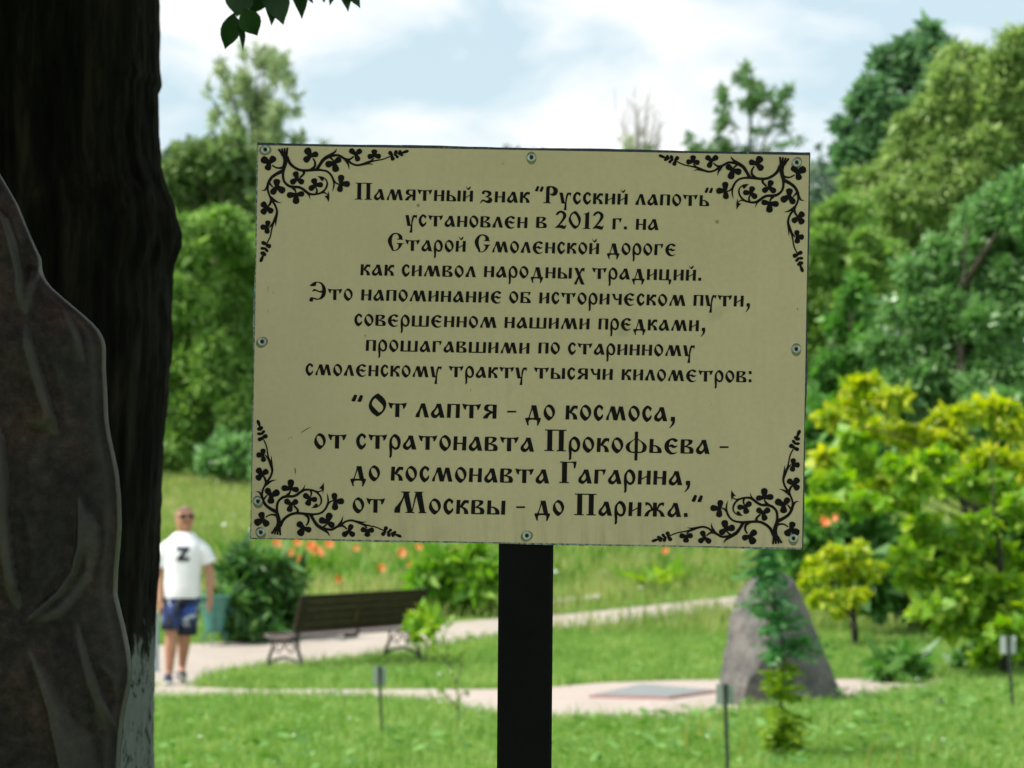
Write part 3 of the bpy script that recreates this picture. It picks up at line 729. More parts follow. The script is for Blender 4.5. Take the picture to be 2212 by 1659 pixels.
# broad leaves of clover and plantain lying in the lawn, and white clover heads
def rosettes(name, X, Y, size, hz, m):
    n = len(X); r = np.random.default_rng(n)
    a = r.uniform(0, 6.283, n); s = size * r.uniform(.6, 1.3, n); z = hgt_np(Y) + r.uniform(hz * .4, hz, n); ti = r.uniform(-.4, .4, (n, 2)) * s[:, None]
    V = np.zeros((n, 4, 3))
    for q in range(4):
        th = a + q * np.pi / 2; k2 = 1.0 if q % 2 == 0 else .6
        V[:, q, 0] = X + np.cos(th) * s * k2; V[:, q, 1] = Y + np.sin(th) * s * k2
        V[:, q, 2] = z + ti[:, 0] * np.cos(th) + ti[:, 1] * np.sin(th)
    k = np.arange(n) * 4
    return tag(obj(name, V.reshape(-1, 3), np.stack([k, k + 1, k + 2, k + 3], 1), m), kind='stuff')
m_clover = leafmat('clover_leaves', (0.09, 0.24, 0.03), (0.14, 0.33, 0.05), (0.24, 0.44, 0.12), trans=0.25, rough=0.45, spec=0.4)
Xd, Yd = scatter(20.3, 35, 40, seed=6)
kk = clumpy(Xd, Yd, 1.2, 0.05, 15)
rosettes('clover_leaves', Xd[kk], Yd[kk], 0.022, 0.13, m_clover)
m_weed = leafmat('plantain_leaves', (0.06, 0.17, 0.03), (0.12, 0.27, 0.05), (0.20, 0.38, 0.09), trans=0.25, rough=0.6)
Xw_, Yw_ = scatter(20.3, 30, 26, seed=16)
kk = clumpy(Xw_, Yw_, 1.0, 0.12, 19)
rosettes('broad_weeds', Xw_[kk], Yw_[kk], 0.045, 0.15, m_weed)
m_wf = simple('white_petals', (0.75, 0.76, 0.72), rough=0.7, var=0.1)
Xe, Ye = scatter(20.3, 34, 0.7, seed=8)
rosettes('clover_flowers', Xe, Ye, 0.016, 0.16, m_wf)
m_yf = leafmat('yellow_and_rust_weeds', (0.45, 0.30, 0.03), (0.35, 0.22, 0.08), (0.6, 0.42, 0.05), trans=0.2)
Xf, Yf = scatter(20.5, 24, 3.0, seed=21)
kf = Xf > 1.0
blades('dry_weed_stalks', Xf[kf], Yf[kf], 0.16, 0.30, 0.007, 0.6, m_yf)
Xg, Yg = scatter(44, 80, 0.25, seed=22)
rosettes('meadow_flowers', Xg, Yg, 0.045, 0.34, m_wf)

# ------------------------------------------------------------------ foreground tree (whitewashed trunk, crown that shades the sign)
from mathutils import noise as MN
TD, TXC = 6.0, -1.03
SIL = [(-400, 338), (0, 340), (120, 340), (150, 341), (168, 343), (176, 346), (186, 343), (196, 338), (300, 338), (350, 341), (395, 351), (420, 362), (440, 370), (455, 374), (470, 379), (500, 383), (530, 381), (550, 377), (590, 369), (640, 364), (700, 367), (760, 366), (850, 360), (950, 351), (1050, 345), (1150, 340), (1280, 333), (1400, 330), (1500, 328), (1660, 325), (2100, 330), (2500, 350), (2900, 400), (3020, 470)]
sv = np.array([a for a, b in SIL], float); su = np.array([b for a, b in SIL], float)
zsil = EYE - (sv - 1129) * TD / FPX
rsil = (su - 1106) * TD / FPX - TXC
def sil_r(z): return float(np.interp(z, zsil[::-1], rsil[::-1]))
tree0 = thing('foreground_tree', (TXC, TD, 0), 'large dark tree with a whitewashed lower trunk standing close behind the bronze sculpture', 'tree')
m_bark, t, p, o = mat('dark_bark_with_whitewash')
tcn = nn(t, 'ShaderNodeTexCoord')
mpn = nn(t, 'ShaderNodeMapping', {'Scale': (26.0, 26.0, 3.2)}); t.links.new(tcn.outputs['Object'], mpn.inputs['Vector'])
nr_ = nn(t, 'ShaderNodeTexNoise', {'Scale': 1.0, 'Detail': 8.0, 'Roughness': 0.68, 'Distortion': 0.5}); t.links.new(mpn.outputs[0], nr_.inputs['Vector'])
rbk = ramp(t, [(0.35, (0.0025, 0.002, 0.0016)), (0.52, (0.010, 0.0078, 0.006)), (0.72, (0.036, 0.028, 0.021))])
t.links.new(nr_.outputs['Fac'], rbk.inputs['Fac'])
# whitewash: everything below a ragged line, broken where bark flakes show
spx = nn(t, 'ShaderNodeSeparateXYZ'); t.links.new(tcn.outputs['Object'], spx.inputs[0])
mp2 = nn(t, 'ShaderNodeMapping', {'Scale': (42.0, 42.0, 15.0)}); t.links.new(tcn.outputs['Object'], mp2.inputs['Vector'])
nw = nn(t, 'ShaderNodeTexNoise', {'Scale': 1.0, 'Detail': 5.0, 'Roughness': 0.6}); t.links.new(mp2.outputs[0], nw.inputs['Vector'])
nw2 = nn(t, 'ShaderNodeTexNoise', {'Scale': 1.9, 'Detail': 6.0, 'Roughness': 0.75}); t.links.new(mp2.outputs[0], nw2.inputs['Vector'])
e1 = nn(t, 'ShaderNodeMath', {1: 0.26}, operation='MULTIPLY'); t.links.new(nw.outputs['Fac'], e1.inputs[0])
e2 = nn(t, 'ShaderNodeMath', operation='ADD'); t.links.new(spx.outputs[2], e2.inputs[0]); t.links.new(e1.outputs[0], e2.inputs[1])
rw = ramp(t, [(0.0, 1.0), (1.0, 0.0)]); mr = nn(t, 'ShaderNodeMapRange', {1: 1.495, 2: 1.515, 3: 1.0, 4: 0.0}); t.links.new(e2.outputs[0], mr.inputs[0])
rf = ramp(t, [(0.415, 0.0), (0.455, 1.0)]); t.links.new(nw2.outputs['Fac'], rf.inputs['Fac'])
wm = nn(t, 'ShaderNodeMath', operation='MULTIPLY'); t.links.new(mr.outputs[0], wm.inputs[0]); t.links.new(rf.outputs['Color'], wm.inputs[1])
rwc = ramp(t, [(0.3, (0.17, 0.185, 0.18)), (0.7, (0.25, 0.27, 0.265))]); t.links.new(nr_.outputs['Fac'], rwc.inputs['Fac'])
mxw = nn(t, 'ShaderNodeMix', data_type='RGBA'); t.links.new(wm.outputs[0], mxw.inputs[0]); t.links.new(rbk.outputs['Color'], mxw.inputs[6]); t.links.new(rwc.outputs['Color'], mxw.inputs[7])
t.links.new(mxw.outputs[2], p.inputs['Base Color']); p.inputs['Roughness'].default_value = 0.95; p.inputs['Specular IOR Level'].default_value = 0.1
bp = nn(t, 'ShaderNodeBump', {'Strength': 0.7, 'Distance': 0.012}); t.links.new(nr_.outputs['Fac'], bp.inputs['Height']); t.links.new(bp.outputs[0], p.inputs['Normal'])
SEG = 300
zz = np.concatenate([np.linspace(0, 1.1, 30)[:-1], np.linspace(1.1, 2.75, 420)[:-1], np.linspace(2.75, 5.6, 30)])
V = []
for z in zz:
    R = sil_r(z) if z < 2.75 else 0.375 - (z - 2.75) * 0.055
    Rb = 0.372 - 0.008 * (1.9 - z) if z < 2.75 else R
    if z < .6: Rb += (0.6 - z) ** 2 * .35
    for k in range(SEG):
        th = 2 * math.pi * k / SEG; c, s = math.cos(th), math.sin(th)
        w_ = max(0.0, c) ** 1.3
        r_ = Rb + (R - Rb) * w_
        q = Vector((c * 9.0, s * 9.0, z * 1.15))
        b = MN.noise(q) * 0.5 + MN.noise(q * 2.3) * 0.3 + MN.noise(q * 5.1 + Vector((3, 1, 7))) * 0.22
        bump_lump = math.exp(-((z - 2.12) / 0.14) ** 2) * w_
        b2 = MN.noise(Vector((c * 18, s * 18, z * 22))) * 0.006 * (0.35 + 1.3 * bump_lump)
        fz = MN.noise(Vector((c * 26, s * 26, z * 5.0))) * 0.0045 + MN.noise(Vector((c * 60, s * 60, z * 40))) * 0.002
        r_ += b * 0.010 + b2 + fz
        V.append((TXC + c * r_, TD + s * r_, z))
nr = len(zz)
F = np.array([(i * SEG + k, i * SEG + (k + 1) % SEG, (i + 1) * SEG + (k + 1) % SEG, (i + 1) * SEG + k) for i in range(nr - 1) for k in range(SEG)])
trunk0 = obj('trunk', V, F, m_bark, tree0, smooth=True)

def leafcards(P, D, Nrm, Ln, Wd, fold=0.12):
    """diamond shaped leaves: P base points, D directions, Nrm face normals"""
    n = len(P)
    D = D / (np.linalg.norm(D, axis=1, keepdims=True) + 1e-9)
    S = np.cross(D, Nrm); S /= (np.linalg.norm(S, axis=1, keepdims=True) + 1e-9)
    U = np.cross(S, D)
    Ln = np.broadcast_to(np.asarray(Ln, float), (n,))[:, None]; Wd = np.broadcast_to(np.asarray(Wd, float), (n,))[:, None]
    a = P; b = P + D * Ln * .42 + S * Wd * .5 + U * Wd * fold; c = P + D * Ln; d = P + D * Ln * .42 - S * Wd * .5 + U * Wd * fold
    V = np.stack([a, b, c, d], 1).reshape(-1, 3); k = np.arange(n) * 4
    return V, np.stack([k, k + 1, k + 2, k + 3], 1)
def foliage(clumps, n, Ln, Wd, seed=0, droop=0.0, shell=0.55, up=0.35, core=0.0, rough=0.22):
    """leaves spread through a set of ellipsoid clumps (cx,cy,cz,rx,ry,rz)"""
    r = np.random.default_rng(seed)
    C = np.array(clumps, float)
    wt = (C[:, 3] * C[:, 5]) ** 1.0; wt /= wt.sum()
    ci = r.choice(len(C), n, p=wt)
    d = r.normal(size=(n, 3)); d /= np.linalg.norm(d, axis=1, keepdims=True)
    rad = (shell + (1 - shell) * r.random(n)) * (1 + rough * r.normal(size=n))
    P = C[ci, :3] + d * C[ci, 3:6] * rad[:, None]
    D = d * 0.6 + r.normal(size=(n, 3)) * 0.7 + np.array([0, 0, -droop])
    Nm = d * 0.7 + np.array([0, 0, up]) + r.normal(size=(n, 3)) * 0.6
    sz = r.uniform(0.65, 1.3, n)
    if core:                                   # larger leaves deep inside keep the sky from showing through
        k = r.random(n) < core
        P[k] = C[ci[k], :3] + d[k] * C[ci[k], 3:6] * (0.15 + 0.5 * r.random(k.sum()))[:, None]
        sz[k] *= 2.2
    return leafcards(P, D, Nm, Ln * sz, Wd * sz)

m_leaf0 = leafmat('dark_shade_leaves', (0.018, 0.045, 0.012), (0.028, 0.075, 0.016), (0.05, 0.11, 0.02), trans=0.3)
rr = np.random.default_rng(2)
cl = []
for k in range(150):
    a = rr.uniform(0, 6.283); q = math.sqrt(rr.random()); 
    x, y = TXC + 0.9 + math.cos(a) * 4.6 * q, 5.0 + math.sin(a) * 3.9 * q
    zmin = EYE + 0.1613 * max(y + 1.0, 1.0) + 1.05
    cl.append((x, y, zmin + 0.3 + rr.random() * 2.2, 0.9, 0.9, 0.5))
Vc, Fc = foliage(cl, 46000, 0.22, 0.17, seed=3, shell=0.2, rough=.16)
crown0 = obj('crown', Vc, Fc, m_leaf0, tree0)
mb = MB()
for (x, y, z) in ((-2.6, 5.2, 5.4), (-0.2, 4.6, 5.5), (0.9, 3.4, 5.8), (-1.6, 7.0, 6.2), (-0.6, 2.2, 5.6), (1.4, 6.0, 6.2)):
    p0 = Vector((TXC, TD, 3.5 + rr.random())); p2 = Vector((x, y, z)); p1 = (p0 + p2) / 2 + Vector((0, 0, .35))
    mb.tube([p0, p1, p2], [0.14, 0.08, 0.03], 10)
mb.build('limb', m_bark, tree0, smooth=True)

# the hanging twig with its broad leaves at the top of the view
LD = 4.6
def leaf_shape(mb, base, tip, width, twist, curl):
    b = Vector(at(base[0], base[1], LD + base[2])); tp = Vector(at(tip[0], tip[1], LD + tip[2]))
    ax = tp - b; L_ = ax.length; ax.normalize()
    side = Vector((math.cos(twist), math.sin(twist), 0)); side = (side - ax * side.dot(ax)).normalized(); nrm = ax.cross(side)
    prof = [(0, .03), (.06, .28), (.16, .62), (.3, .92), (.45, 1.0), (.6, .88), (.75, .6), (.88, .27), (1.0, .015)]
    V, F = [], []
    for tt, wv in prof:
        c = b + ax * L_ * tt + nrm * curl * L_ * math.sin(tt * 3.0)
        hw = width * .5 * wv * LD / FPX
        V += [c - side * hw + nrm * hw * .35, c, c + side * hw + nrm * hw * .35]
    for i in range(len(prof) - 1):
        for k in (0, 1): F.append((i * 3 + k, i * 3 + k + 1, i * 3 + 4 + k, i * 3 + 3 + k))
    mb.add(V, F)
mb = MB()
for args in [((505, 28, 0), (486, 106, .02), 44, 0.2, .05), ((508, 34, 0.02), (524, 110, .0), 24, 0.9, .05), ((524, 18, -.02), (556, 77, 0), 50, 0.25, .05), ((520, -20, 0), (512, 36, 0), 62, 0.1, .04), ((560, -30, 0.03), (544, 30, .05), 50, 0.4, .1),
             ((582, -38, .02), (612, 54, .02), 60, 0.15, .05), ((580, -40, .05), (586, 56, .03), 44, 0.5, .05), ((632, -44, .02), (652, 42, 0), 40, 0.5, .06), ((690, -55, 0), (700, 6, 0), 34, .3, .05), ((728, -45, 0), (752, 26, 0), 34, .6, .06), ((742, -40, 0), (778, 18, 0), 30, .2, .06), ((720, -50, .1), (712, 12, .1), 26, .5, .05), ((640, -50, .1), (676, 8, .1), 30, .2, .05)]:
    leaf_shape(mb, *args)
m_leaf1, t, p, o = mat('broad_backlit_leaves')
tcn = nn(t, 'ShaderNodeTexCoord'); na = nn(t, 'ShaderNodeTexNoise', {'Scale': 18.0, 'Detail': 3.0}); t.links.new(tcn.outputs['Object'], na.inputs['Vector'])
ra = ramp(t, [(0.3, (0.012, 0.042, 0.014)), (0.7, (0.022, 0.075, 0.016))]); t.links.new(na.outputs['Fac'], ra.inputs['Fac']); t.links.new(ra.outputs['Color'], p.inputs['Base Color'])
p.inputs['Roughness'].default_value = 0.4
tr = nn(t, 'ShaderNodeBsdfTranslucent', {0: (0.02, 0.075, 0.01, 1)}); mx_ = nn(t, 'ShaderNodeMixShader', {0: 0.35})
t.links.new(p.outputs[0], mx_.inputs[1]); t.links.new(tr.outputs[0], mx_.inputs[2]); t.links.new(mx_.outputs[0], o.inputs[0])
twig = mb.build('hanging_leaves', m_leaf1, tree0, smooth=True)
mb = MB()
tw = [(470, -230), (500, -120), (516, -30), (508, 30)]
mb.tube([(-0.2, 4.6, 5.45), (-0.27, 4.62, 4.5), (-0.33, 4.6, 3.4)] + [at(u, v, LD) for u, v in tw], [0.02, 0.013, 0.008, 0.004, 0.003, 0.002, 0.001], 6)
mb.tube([at(u, v, LD) for u, v in [(500, -120), (590, -60), (640, -48), (740, -45), (780, -30)]], [0.003, 0.0025, 0.002, 0.002, 0.001], 6)
mb.tube([at(u, v, LD) for u, v in [(516, -30), (536, -2), (533, 14), (528, 20)]], [0.002, 0.0012, 0.0012, .001], 6)
mb.tube([at(u, v, LD) for u, v in [(498, -8), (503, 8), (514, 16)]], [0.001, 0.0012, 0.001], 6)
mb.build('twig', m_bark, tree0)

# ------------------------------------------------------------------ bronze sculpture: folded sheets of metal, left
SDIST = 3.25
sculpt = thing('bronze_sculpture', ((-200 - 1106) / FPX * SDIST, SDIST + .1, 0), 'dark reddish bronze sculpture of folded forms beside the whitewashed tree', 'sculpture')
SE = [(330, -40), (395, 0), (430, 20), (470, 36), (510, 53), (548, 71), (575, 73), (592, 79), (612, 94), (640, 126), (665, 156), (690, 184), (708, 200), (726, 209), (745, 213), (790, 213), (850, 216), (900, 218), (940, 224), (980, 233), (1020, 241), (1070, 246), (1130, 248), (1180, 245), (1230, 240), (1285, 238), (1320, 246), (1360, 256), (1410, 266), (1450, 271), (1475, 270), (1510, 262), (1560, 252), (1610, 247), (1660, 244), (1800, 250), (2200, 300), (2700, 300)]
ev = np.array([a for a, b in SE], float); eu = np.array([b for a, b in SE], float)
VS = np.concatenate([np.arange(330, 1700, 3.0), np.arange(1700, 4576, 57.0)])
NU = 170
edge = np.interp(VS, ev, eu)
ker = np.array([1, 2, 3, 2, 1]) / 9.0
edge[3:450] = np.convolve(edge, ker, 'same')[3:450]
left = np.interp(VS, [330, 600, 1200, 1700, 4500], [-330, -560, -640, -660, -660])
def segdist(Ux, Vy, poly):
    """distance to a crease line, its side, and how far along it"""
    best = np.full(Ux.shape, 1e9); side = np.zeros(Ux.shape); along = np.zeros(Ux.shape); acc = 0.0
    P = np.array(poly, float); tot = np.sum(np.linalg.norm(P[1:] - P[:-1], axis=1))
    for a, b in zip(P[:-1], P[1:]):
        ab = b - a; L2 = ab @ ab; t_ = np.clip(((Ux - a[0]) * ab[0] + (Vy - a[1]) * ab[1]) / L2, 0, 1)
        d = np.hypot(Ux - a[0] - t_ * ab[0], Vy - a[1] - t_ * ab[1])
        s = np.sign(ab[0] * (Vy - a[1]) - ab[1] * (Ux - a[0]))
        k = d < best
        best[k] = d[k]; side[k] = s[k]; along[k] = (acc + t_[k] * math.sqrt(L2)) / tot
        acc += math.sqrt(L2)
    return best, side, along
tt = np.linspace(0, 1, NU)
tt = 1 - (1 - tt) ** 1.25 * 1.0
UU = left[:, None] + (edge - left)[:, None] * tt[None, :]
VV = np.repeat(VS[:, None], NU, 1)
H = np.zeros(UU.shape)
# rounded rim towards the silhouette
dd = edge[:, None] - UU
H += 60 * np.sqrt(np.clip(1 - (1 - np.clip(dd / 24, 0, 1)) ** 2, 0, 1)) * 0.55
H += 90 * (1 - np.exp(-np.clip(dd, 0, None) / 190))
def fold(poly, amp, wide, side=1, fade=(0.12, 0.2), sharp=2.2):
    """a lip: steep on one side of the line, a long soft slope on the other"""
    global H
    d, s, al = segdist(UU, VV, poly)
    f = np.clip(al / max(fade[0], .22), 0, 1) * np.clip((1 - al) / max(fade[1], .2), 0, 1)
    f = f * f * (3 - 2 * f); wd = wide * (0.3 + 0.7 * f)
    wd = wd * 1.9; amp = amp * .85
    soft = np.clip(1 - d / wd, 0, 1) ** 1.25; hard = np.clip(1 - d / (wd / 9), 0, 1) ** 1.1
    H += amp * f * np.where(s * side > 0, soft, hard)
def groove(poly, depth, wide, fade=(0.15, 0.15)):
    global H
    d, s, al = segdist(UU, VV, poly)
    f = np.clip(al / max(fade[0], .35), 0, 1) * np.clip((1 - al) / max(fade[1], .35), 0, 1); f = f * f * (3 - 2 * f)
    H -= depth * .35 * f * np.exp(-(d / (wide * (.35 + .75 * f))) ** 2)
fold([(-30, 420), (2, 470), (22, 530), (36, 590), (44, 650), (46, 680)], 34, 40, 1, (.05, .3))
groove([(20, 440), (38, 500), (46, 560), (52, 620)], 22, 11)
fold([(74, 560), (66, 600), (58, 650), (50, 690)], 20, 22, 1, (.2, .4))
fold([(50, 684), (62, 730), (78, 790), (98, 860), (112, 910), (122, 945)], 30, 42, 1, (.06, .08))
groove([(62, 690), (78, 750), (98, 820), (120, 890), (132, 935)], 22, 14)
fold([(-6, 900), (4, 960), (10, 1040), (14, 1120), (22, 1210), (34, 1280), (44, 1330)], 38, 36, 1, (.1, .06))
groove([(30, 1080), (40, 1180), (54, 1270)], 20, 14)
fold([(40, 1352), (80, 1318), (120, 1280), (150, 1236), (163, 1180), (165, 1120), (160, 1060)], 30, 26, 1, (.08, .25))
groove([(50, 1352), (95, 1320), (135, 1280), (168, 1230), (188, 1170)], 34, 15, (.08, .3))
fold([(30, 1370), (50, 1400), (66, 1430), (84, 1480), (102, 1540), (116, 1610), (132, 1690), (150, 1780), (160, 1860)], 26, 44, -1, (.4, .3))
fold([(158, 1330), (170, 1380), (182, 1420), (198, 1470), (214, 1520), (228, 1556), (236, 1575), (244, 1610)], 24, 36, 1, (.5, .3))
groove([(206, 1440), (226, 1500), (244, 1550)], 20, 13)
fold([(120, 640), (160, 720), (178, 800)], 8, 40, 1, (.4, .4))
groove([(60, 1010), (140, 1000), (210, 1010)], 10, 40, (.3, .3))
def blur(A, k):
    for ax in (0, 1):
        c = np.cumsum(np.concatenate([np.repeat(np.take(A, [0], ax), k, ax), A, np.repeat(np.take(A, [-1], ax), k, ax)], ax), ax)
        n = A.shape[ax]
        A = (np.take(c, range(2 * k, 2 * k + n), ax) - np.take(c, range(0, n), ax)) / (2 * k)
    return A
H[:450] = blur(H[:450], 1)
painted_sheen = np.clip((H - blur(blur(H, 3), 3) - 1.0) / 6.0, 0, 0.26)          # highlights painted into the colour of proud ridges
painted_sheen *= np.clip((edge[:, None] - UU - 6) / 30, 0.0, 1)
painted_sheen[:, -4:] = 0.8  # bright rim: reflection of the sunlit grass put into the colour
S_ = SDIST / FPX
Xw = (UU - 1106) * S_; Zw = EYE - (VV - 1129) * S_
nz = np.array([[MN.noise(Vector((x * 14, z * 14, 2.0))) for x in row[::5]] for row, z in [(Xw[j], Zw[j, 0]) for j in range(0, len(VS))]])
nz = np.repeat(nz, 5, 1)[:, :NU]
Yf_ = SDIST + 0.06 - (H + nz * 2.0) * S_ * 1.0
Yb_ = SDIST + 0.06 + (34 * np.sqrt(np.clip(1 - (1 - np.clip(dd / 60, 0, 1)) ** 2, 0, 1)) + 150 * (1 - np.exp(-np.clip(dd, 0, None) / 190))) * S_
Vf = np.stack([Xw, Yf_, Zw], 2).reshape(-1, 3); Vb = np.stack([Xw, Yb_, Zw], 2).reshape(-1, 3)
keep = Zw[:, 0] > 0.02
nrow = int(keep.sum())
Vf = Vf[:nrow * NU]; Vb = Vb[:nrow * NU]
g = lambda i, j: i * NU + j
I, J = np.meshgrid(np.arange(nrow - 1), np.arange(NU - 1), indexing='ij'); I = I.ravel(); J = J.ravel()
Ff = np.stack([g(I, J), g(I + 1, J), g(I + 1, J + 1), g(I, J + 1)], 1)
Fb = np.stack([g(I, J), g(I, J + 1), g(I + 1, J + 1), g(I + 1, J)], 1) + nrow * NU
ii = np.arange(nrow - 1); o2 = nrow * NU
Fr = np.stack([g(ii, NU - 1), g(ii + 1, NU - 1), g(ii + 1, NU - 1) + o2, g(ii, NU - 1) + o2], 1)
Fl = np.stack([g(ii, 0), g(ii, 0) + o2, g(ii + 1, 0) + o2, g(ii + 1, 0)], 1)
jj = np.arange(NU - 1)
Ft = np.stack([g(0, jj), g(0, jj + 1), g(0, jj + 1) + o2, g(0, jj) + o2], 1)
m_brz, t, p, o = mat('reddish_brown_bronze')
tcn = nn(t, 'ShaderNodeTexCoord')
na = nn(t, 'ShaderNodeTexNoise', {'Scale': 9.0, 'Detail': 7.0, 'Roughness': 0.62}); nb = nn(t, 'ShaderNodeTexNoise', {'Scale': 75.0, 'Detail': 7.0, 'Roughness': 0.75})
for n_ in (na, nb): t.links.new(tcn.outputs['Object'], n_.inputs['Vector'])
ra = ramp(t, [(0.30, (0.009, 0.0072, 0.008)), (0.46, (0.023, 0.0165, 0.018)), (0.56, (0.036, 0.023, 0.0225)), (0.68, (0.052, 0.0255, 0.0225))])
t.links.new(na.outputs['Fac'], ra.inputs['Fac'])
rb = ramp(t, [(0.35, 0.35), (0.55, 1.0), (0.72, 1.9)]); t.links.new(nb.outputs['Fac'], rb.inputs['Fac'])
mu = nn(t, 'ShaderNodeMix', {0: 1.0}, data_type='RGBA', blend_type='MULTIPLY'); t.links.new(ra.outputs['Color'], mu.inputs[6]); t.links.new(rb.outputs['Color'], mu.inputs[7])
at_ = nn(t, 'ShaderNodeAttribute', attribute_name='painted_sheen')
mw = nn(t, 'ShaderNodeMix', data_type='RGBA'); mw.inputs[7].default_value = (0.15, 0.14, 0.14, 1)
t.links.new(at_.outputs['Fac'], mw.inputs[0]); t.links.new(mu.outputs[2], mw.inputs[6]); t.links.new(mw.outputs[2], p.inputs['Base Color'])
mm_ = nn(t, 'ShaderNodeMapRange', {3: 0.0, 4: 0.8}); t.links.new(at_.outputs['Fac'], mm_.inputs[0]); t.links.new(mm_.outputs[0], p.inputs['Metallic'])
p.inputs['Specular IOR Level'].default_value = 0.10
rr_ = ramp(t, [(0.3, 0.42), (0.7, 0.62)]); t.links.new(nb.outputs['Fac'], rr_.inputs['Fac']); t.links.new(rr_.outputs['Color'], p.inputs['Roughness'])
bp = nn(t, 'ShaderNodeBump', {'Strength': 0.3, 'Distance': 0.004}); t.links.new(nb.outputs['Fac'], bp.inputs['Height']); t.links.new(bp.outputs[0], p.inputs['Normal'])
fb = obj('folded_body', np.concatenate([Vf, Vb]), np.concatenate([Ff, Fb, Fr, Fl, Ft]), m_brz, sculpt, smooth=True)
wa = fb.data.attributes.new('painted_sheen', 'FLOAT', 'POINT')
wv_ = painted_sheen.reshape(-1)[:nrow * NU].astype(np.float32)
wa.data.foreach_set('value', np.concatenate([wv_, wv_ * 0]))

# ------------------------------------------------------------------ trees and shrubs of the park
m_wood = simple('grey_brown_bark', (0.06, 0.048, 0.036), rough=0.9, var=0.4, scale=5)
m_wood2 = simple('dark_bark', (0.03, 0.024, 0.018), rough=0.9, var=0.4, scale=9)
def vbase(d): return 1129 + (EYE - hgt(d)) * FPX / d
def tree(name, label, cat, d, px, n, Ln, Wd, m, trunk_u, trunk_r=0.15, lean=0, group=None, depth=0.8, seed=1, droop=0.2, shell=0.5, limbs=6, up=0.35, core=0.25, flat=1.0, sub=5, limb_k=1.0, wood=None, spread=0.7, crown='crown', base_u=None, top=None):
    """px: clumps (u, v, ru, rv) of the crown as they are seen; each is given depth of its own"""
    r = np.random.default_rng(seed)
    s = d / FPX
    us = np.array([q[0] for q in px]); halfw = (us.max() - us.min()) / 2 * s + 0.3
    cl = []
    for (u, v, ru, rv) in px:
        c = at(u, v, d)
        yo = r.uniform(-1, 1) * halfw * depth * spread
        k = (d + yo) / d
        # keep the clump on its own sight line while it moves in depth
        cl.append((c[0] * k, d + yo, EYE + (c[2] - EYE) * k, ru * s, max(ru, rv) * s * depth, rv * s * flat))
    big = list(cl)
    if sub:                                     # break every bough into uneven sprays
        cl = []
        for (x, y, z, rx, ry, rz) in big:
            cl.append((x, y, z, rx * .62, ry * .62, rz * .62))
            for q in range(sub):
                v_ = r.normal(size=3); v_ /= np.linalg.norm(v_); k = r.uniform(.45, 1.0); g_ = r.uniform(.2, .55)
                cl.append((x + v_[0] * rx * k, y + v_[1] * ry * k, z + v_[2] * rz * k, rx * g_, ry * g_, rz * g_))
    root = thing(name, (at(base_u or trunk_u, 0, d)[0], d, hgt(d)), label, cat, group)
    Vc, Fc = foliage(cl, n, Ln, Wd, seed=seed, droop=droop, shell=shell, up=up, core=core)
    k = Vc[:, 2] < hgt_np(Vc[:, 1]) + 0.02
    Vc[k, 2] = hgt_np(Vc[k, 1]) + 0.02
    obj(crown, Vc, Fc, m, root)
    mb = MB()
    b = Vector((at(base_u or trunk_u, 0, d)[0], d, hgt(d) - 0.1))
    tp = Vector(at(trunk_u, min(q[1] for q in px) if top is None else top, d))
    h = tp.z - b.z
    spine = [b + (tp - b) * f + Vector((math.sin(f * 5 + seed) * .02 * h, 0, 0)) for f in (0, .15, .35, .55, .75, .95)]
    spine[0] = b
    mb.tube(spine, [trunk_r * q for q in (1.15, 1.0, .8, .58, .34, .1)], 8)
    pick = [big[i] for i in r.permutation(len(big))[:limbs]]
    for q in pick:
        e = Vector(q[:3]); f = min(0.85, max(0.12, (e.z - b.z) / h - 0.22))
        st = b + (tp - b) * f + Vector((math.sin(f * 5 + seed) * .02 * h, 0, 0))
        mid = (st + e) / 2 + Vector((0, 0, 0.06 * (e - st).length))
        mb.tube([st, mid, e], [trunk_r * .45 * limb_k, trunk_r * .25 * limb_k, trunk_r * .06 * limb_k], 6)
    mb.build('trunk', wood or m_wood, root, smooth=True)
    return root

m_willow = leafmat('willow_leaves', (0.13, 0.26, 0.055), (0.22, 0.38, 0.085), (0.34, 0.49, 0.15), trans=0.42)
m_willow2 = leafmat('yellow_green_willow', (0.17, 0.29, 0.08), (0.28, 0.41, 0.12), (0.43, 0.53, 0.21), trans=0.42)
m_far = leafmat('far_grey_green_leaves', (0.12, 0.19, 0.08), (0.18, 0.27, 0.10), (0.27, 0.36, 0.15), trans=0.4)
m_pale = leafmat('pale_far_leaves', (0.26, 0.34, 0.19), (0.35, 0.43, 0.24), (0.44, 0.51, 0.31), trans=0.5)  # leaf colour made pale to stand in for haze and sky glare
m_pine = leafmat('larch_needles', (0.09, 0.19, 0.07), (0.13, 0.26, 0.08), (0.19, 0.33, 0.10), trans=0.3)
m_oak = leafmat('blue_green_leaves', (0.10, 0.21, 0.11), (0.145, 0.28, 0.13), (0.21, 0.37, 0.16), trans=0.38)
m_silver = leafmat('silvery_green_leaves', (0.11, 0.25, 0.08), (0.18, 0.36, 0.11), (0.32, 0.50, 0.22), trans=0.38, rough=0.33, spec=0.6)
m_gold = leafmat('golden_leaves', (0.20, 0.37, 0.03), (0.43, 0.54, 0.03), (0.66, 0.66, 0.07), trans=0.45)
m_lime = leafmat('lime_leaves', (0.13, 0.32, 0.03), (0.25, 0.46, 0.04), (0.45, 0.58, 0.07), trans=0.45)
m_fresh = leafmat('fresh_green_leaves', (0.10, 0.26, 0.025), (0.18, 0.38, 0.045), (0.32, 0.50, 0.09), trans=0.4)
m_green = leafmat('mid_green_leaves', (0.06, 0.18, 0.035), (0.11, 0.28, 0.05), (0.20, 0.40, 0.10), trans=0.38, spec=0.5)
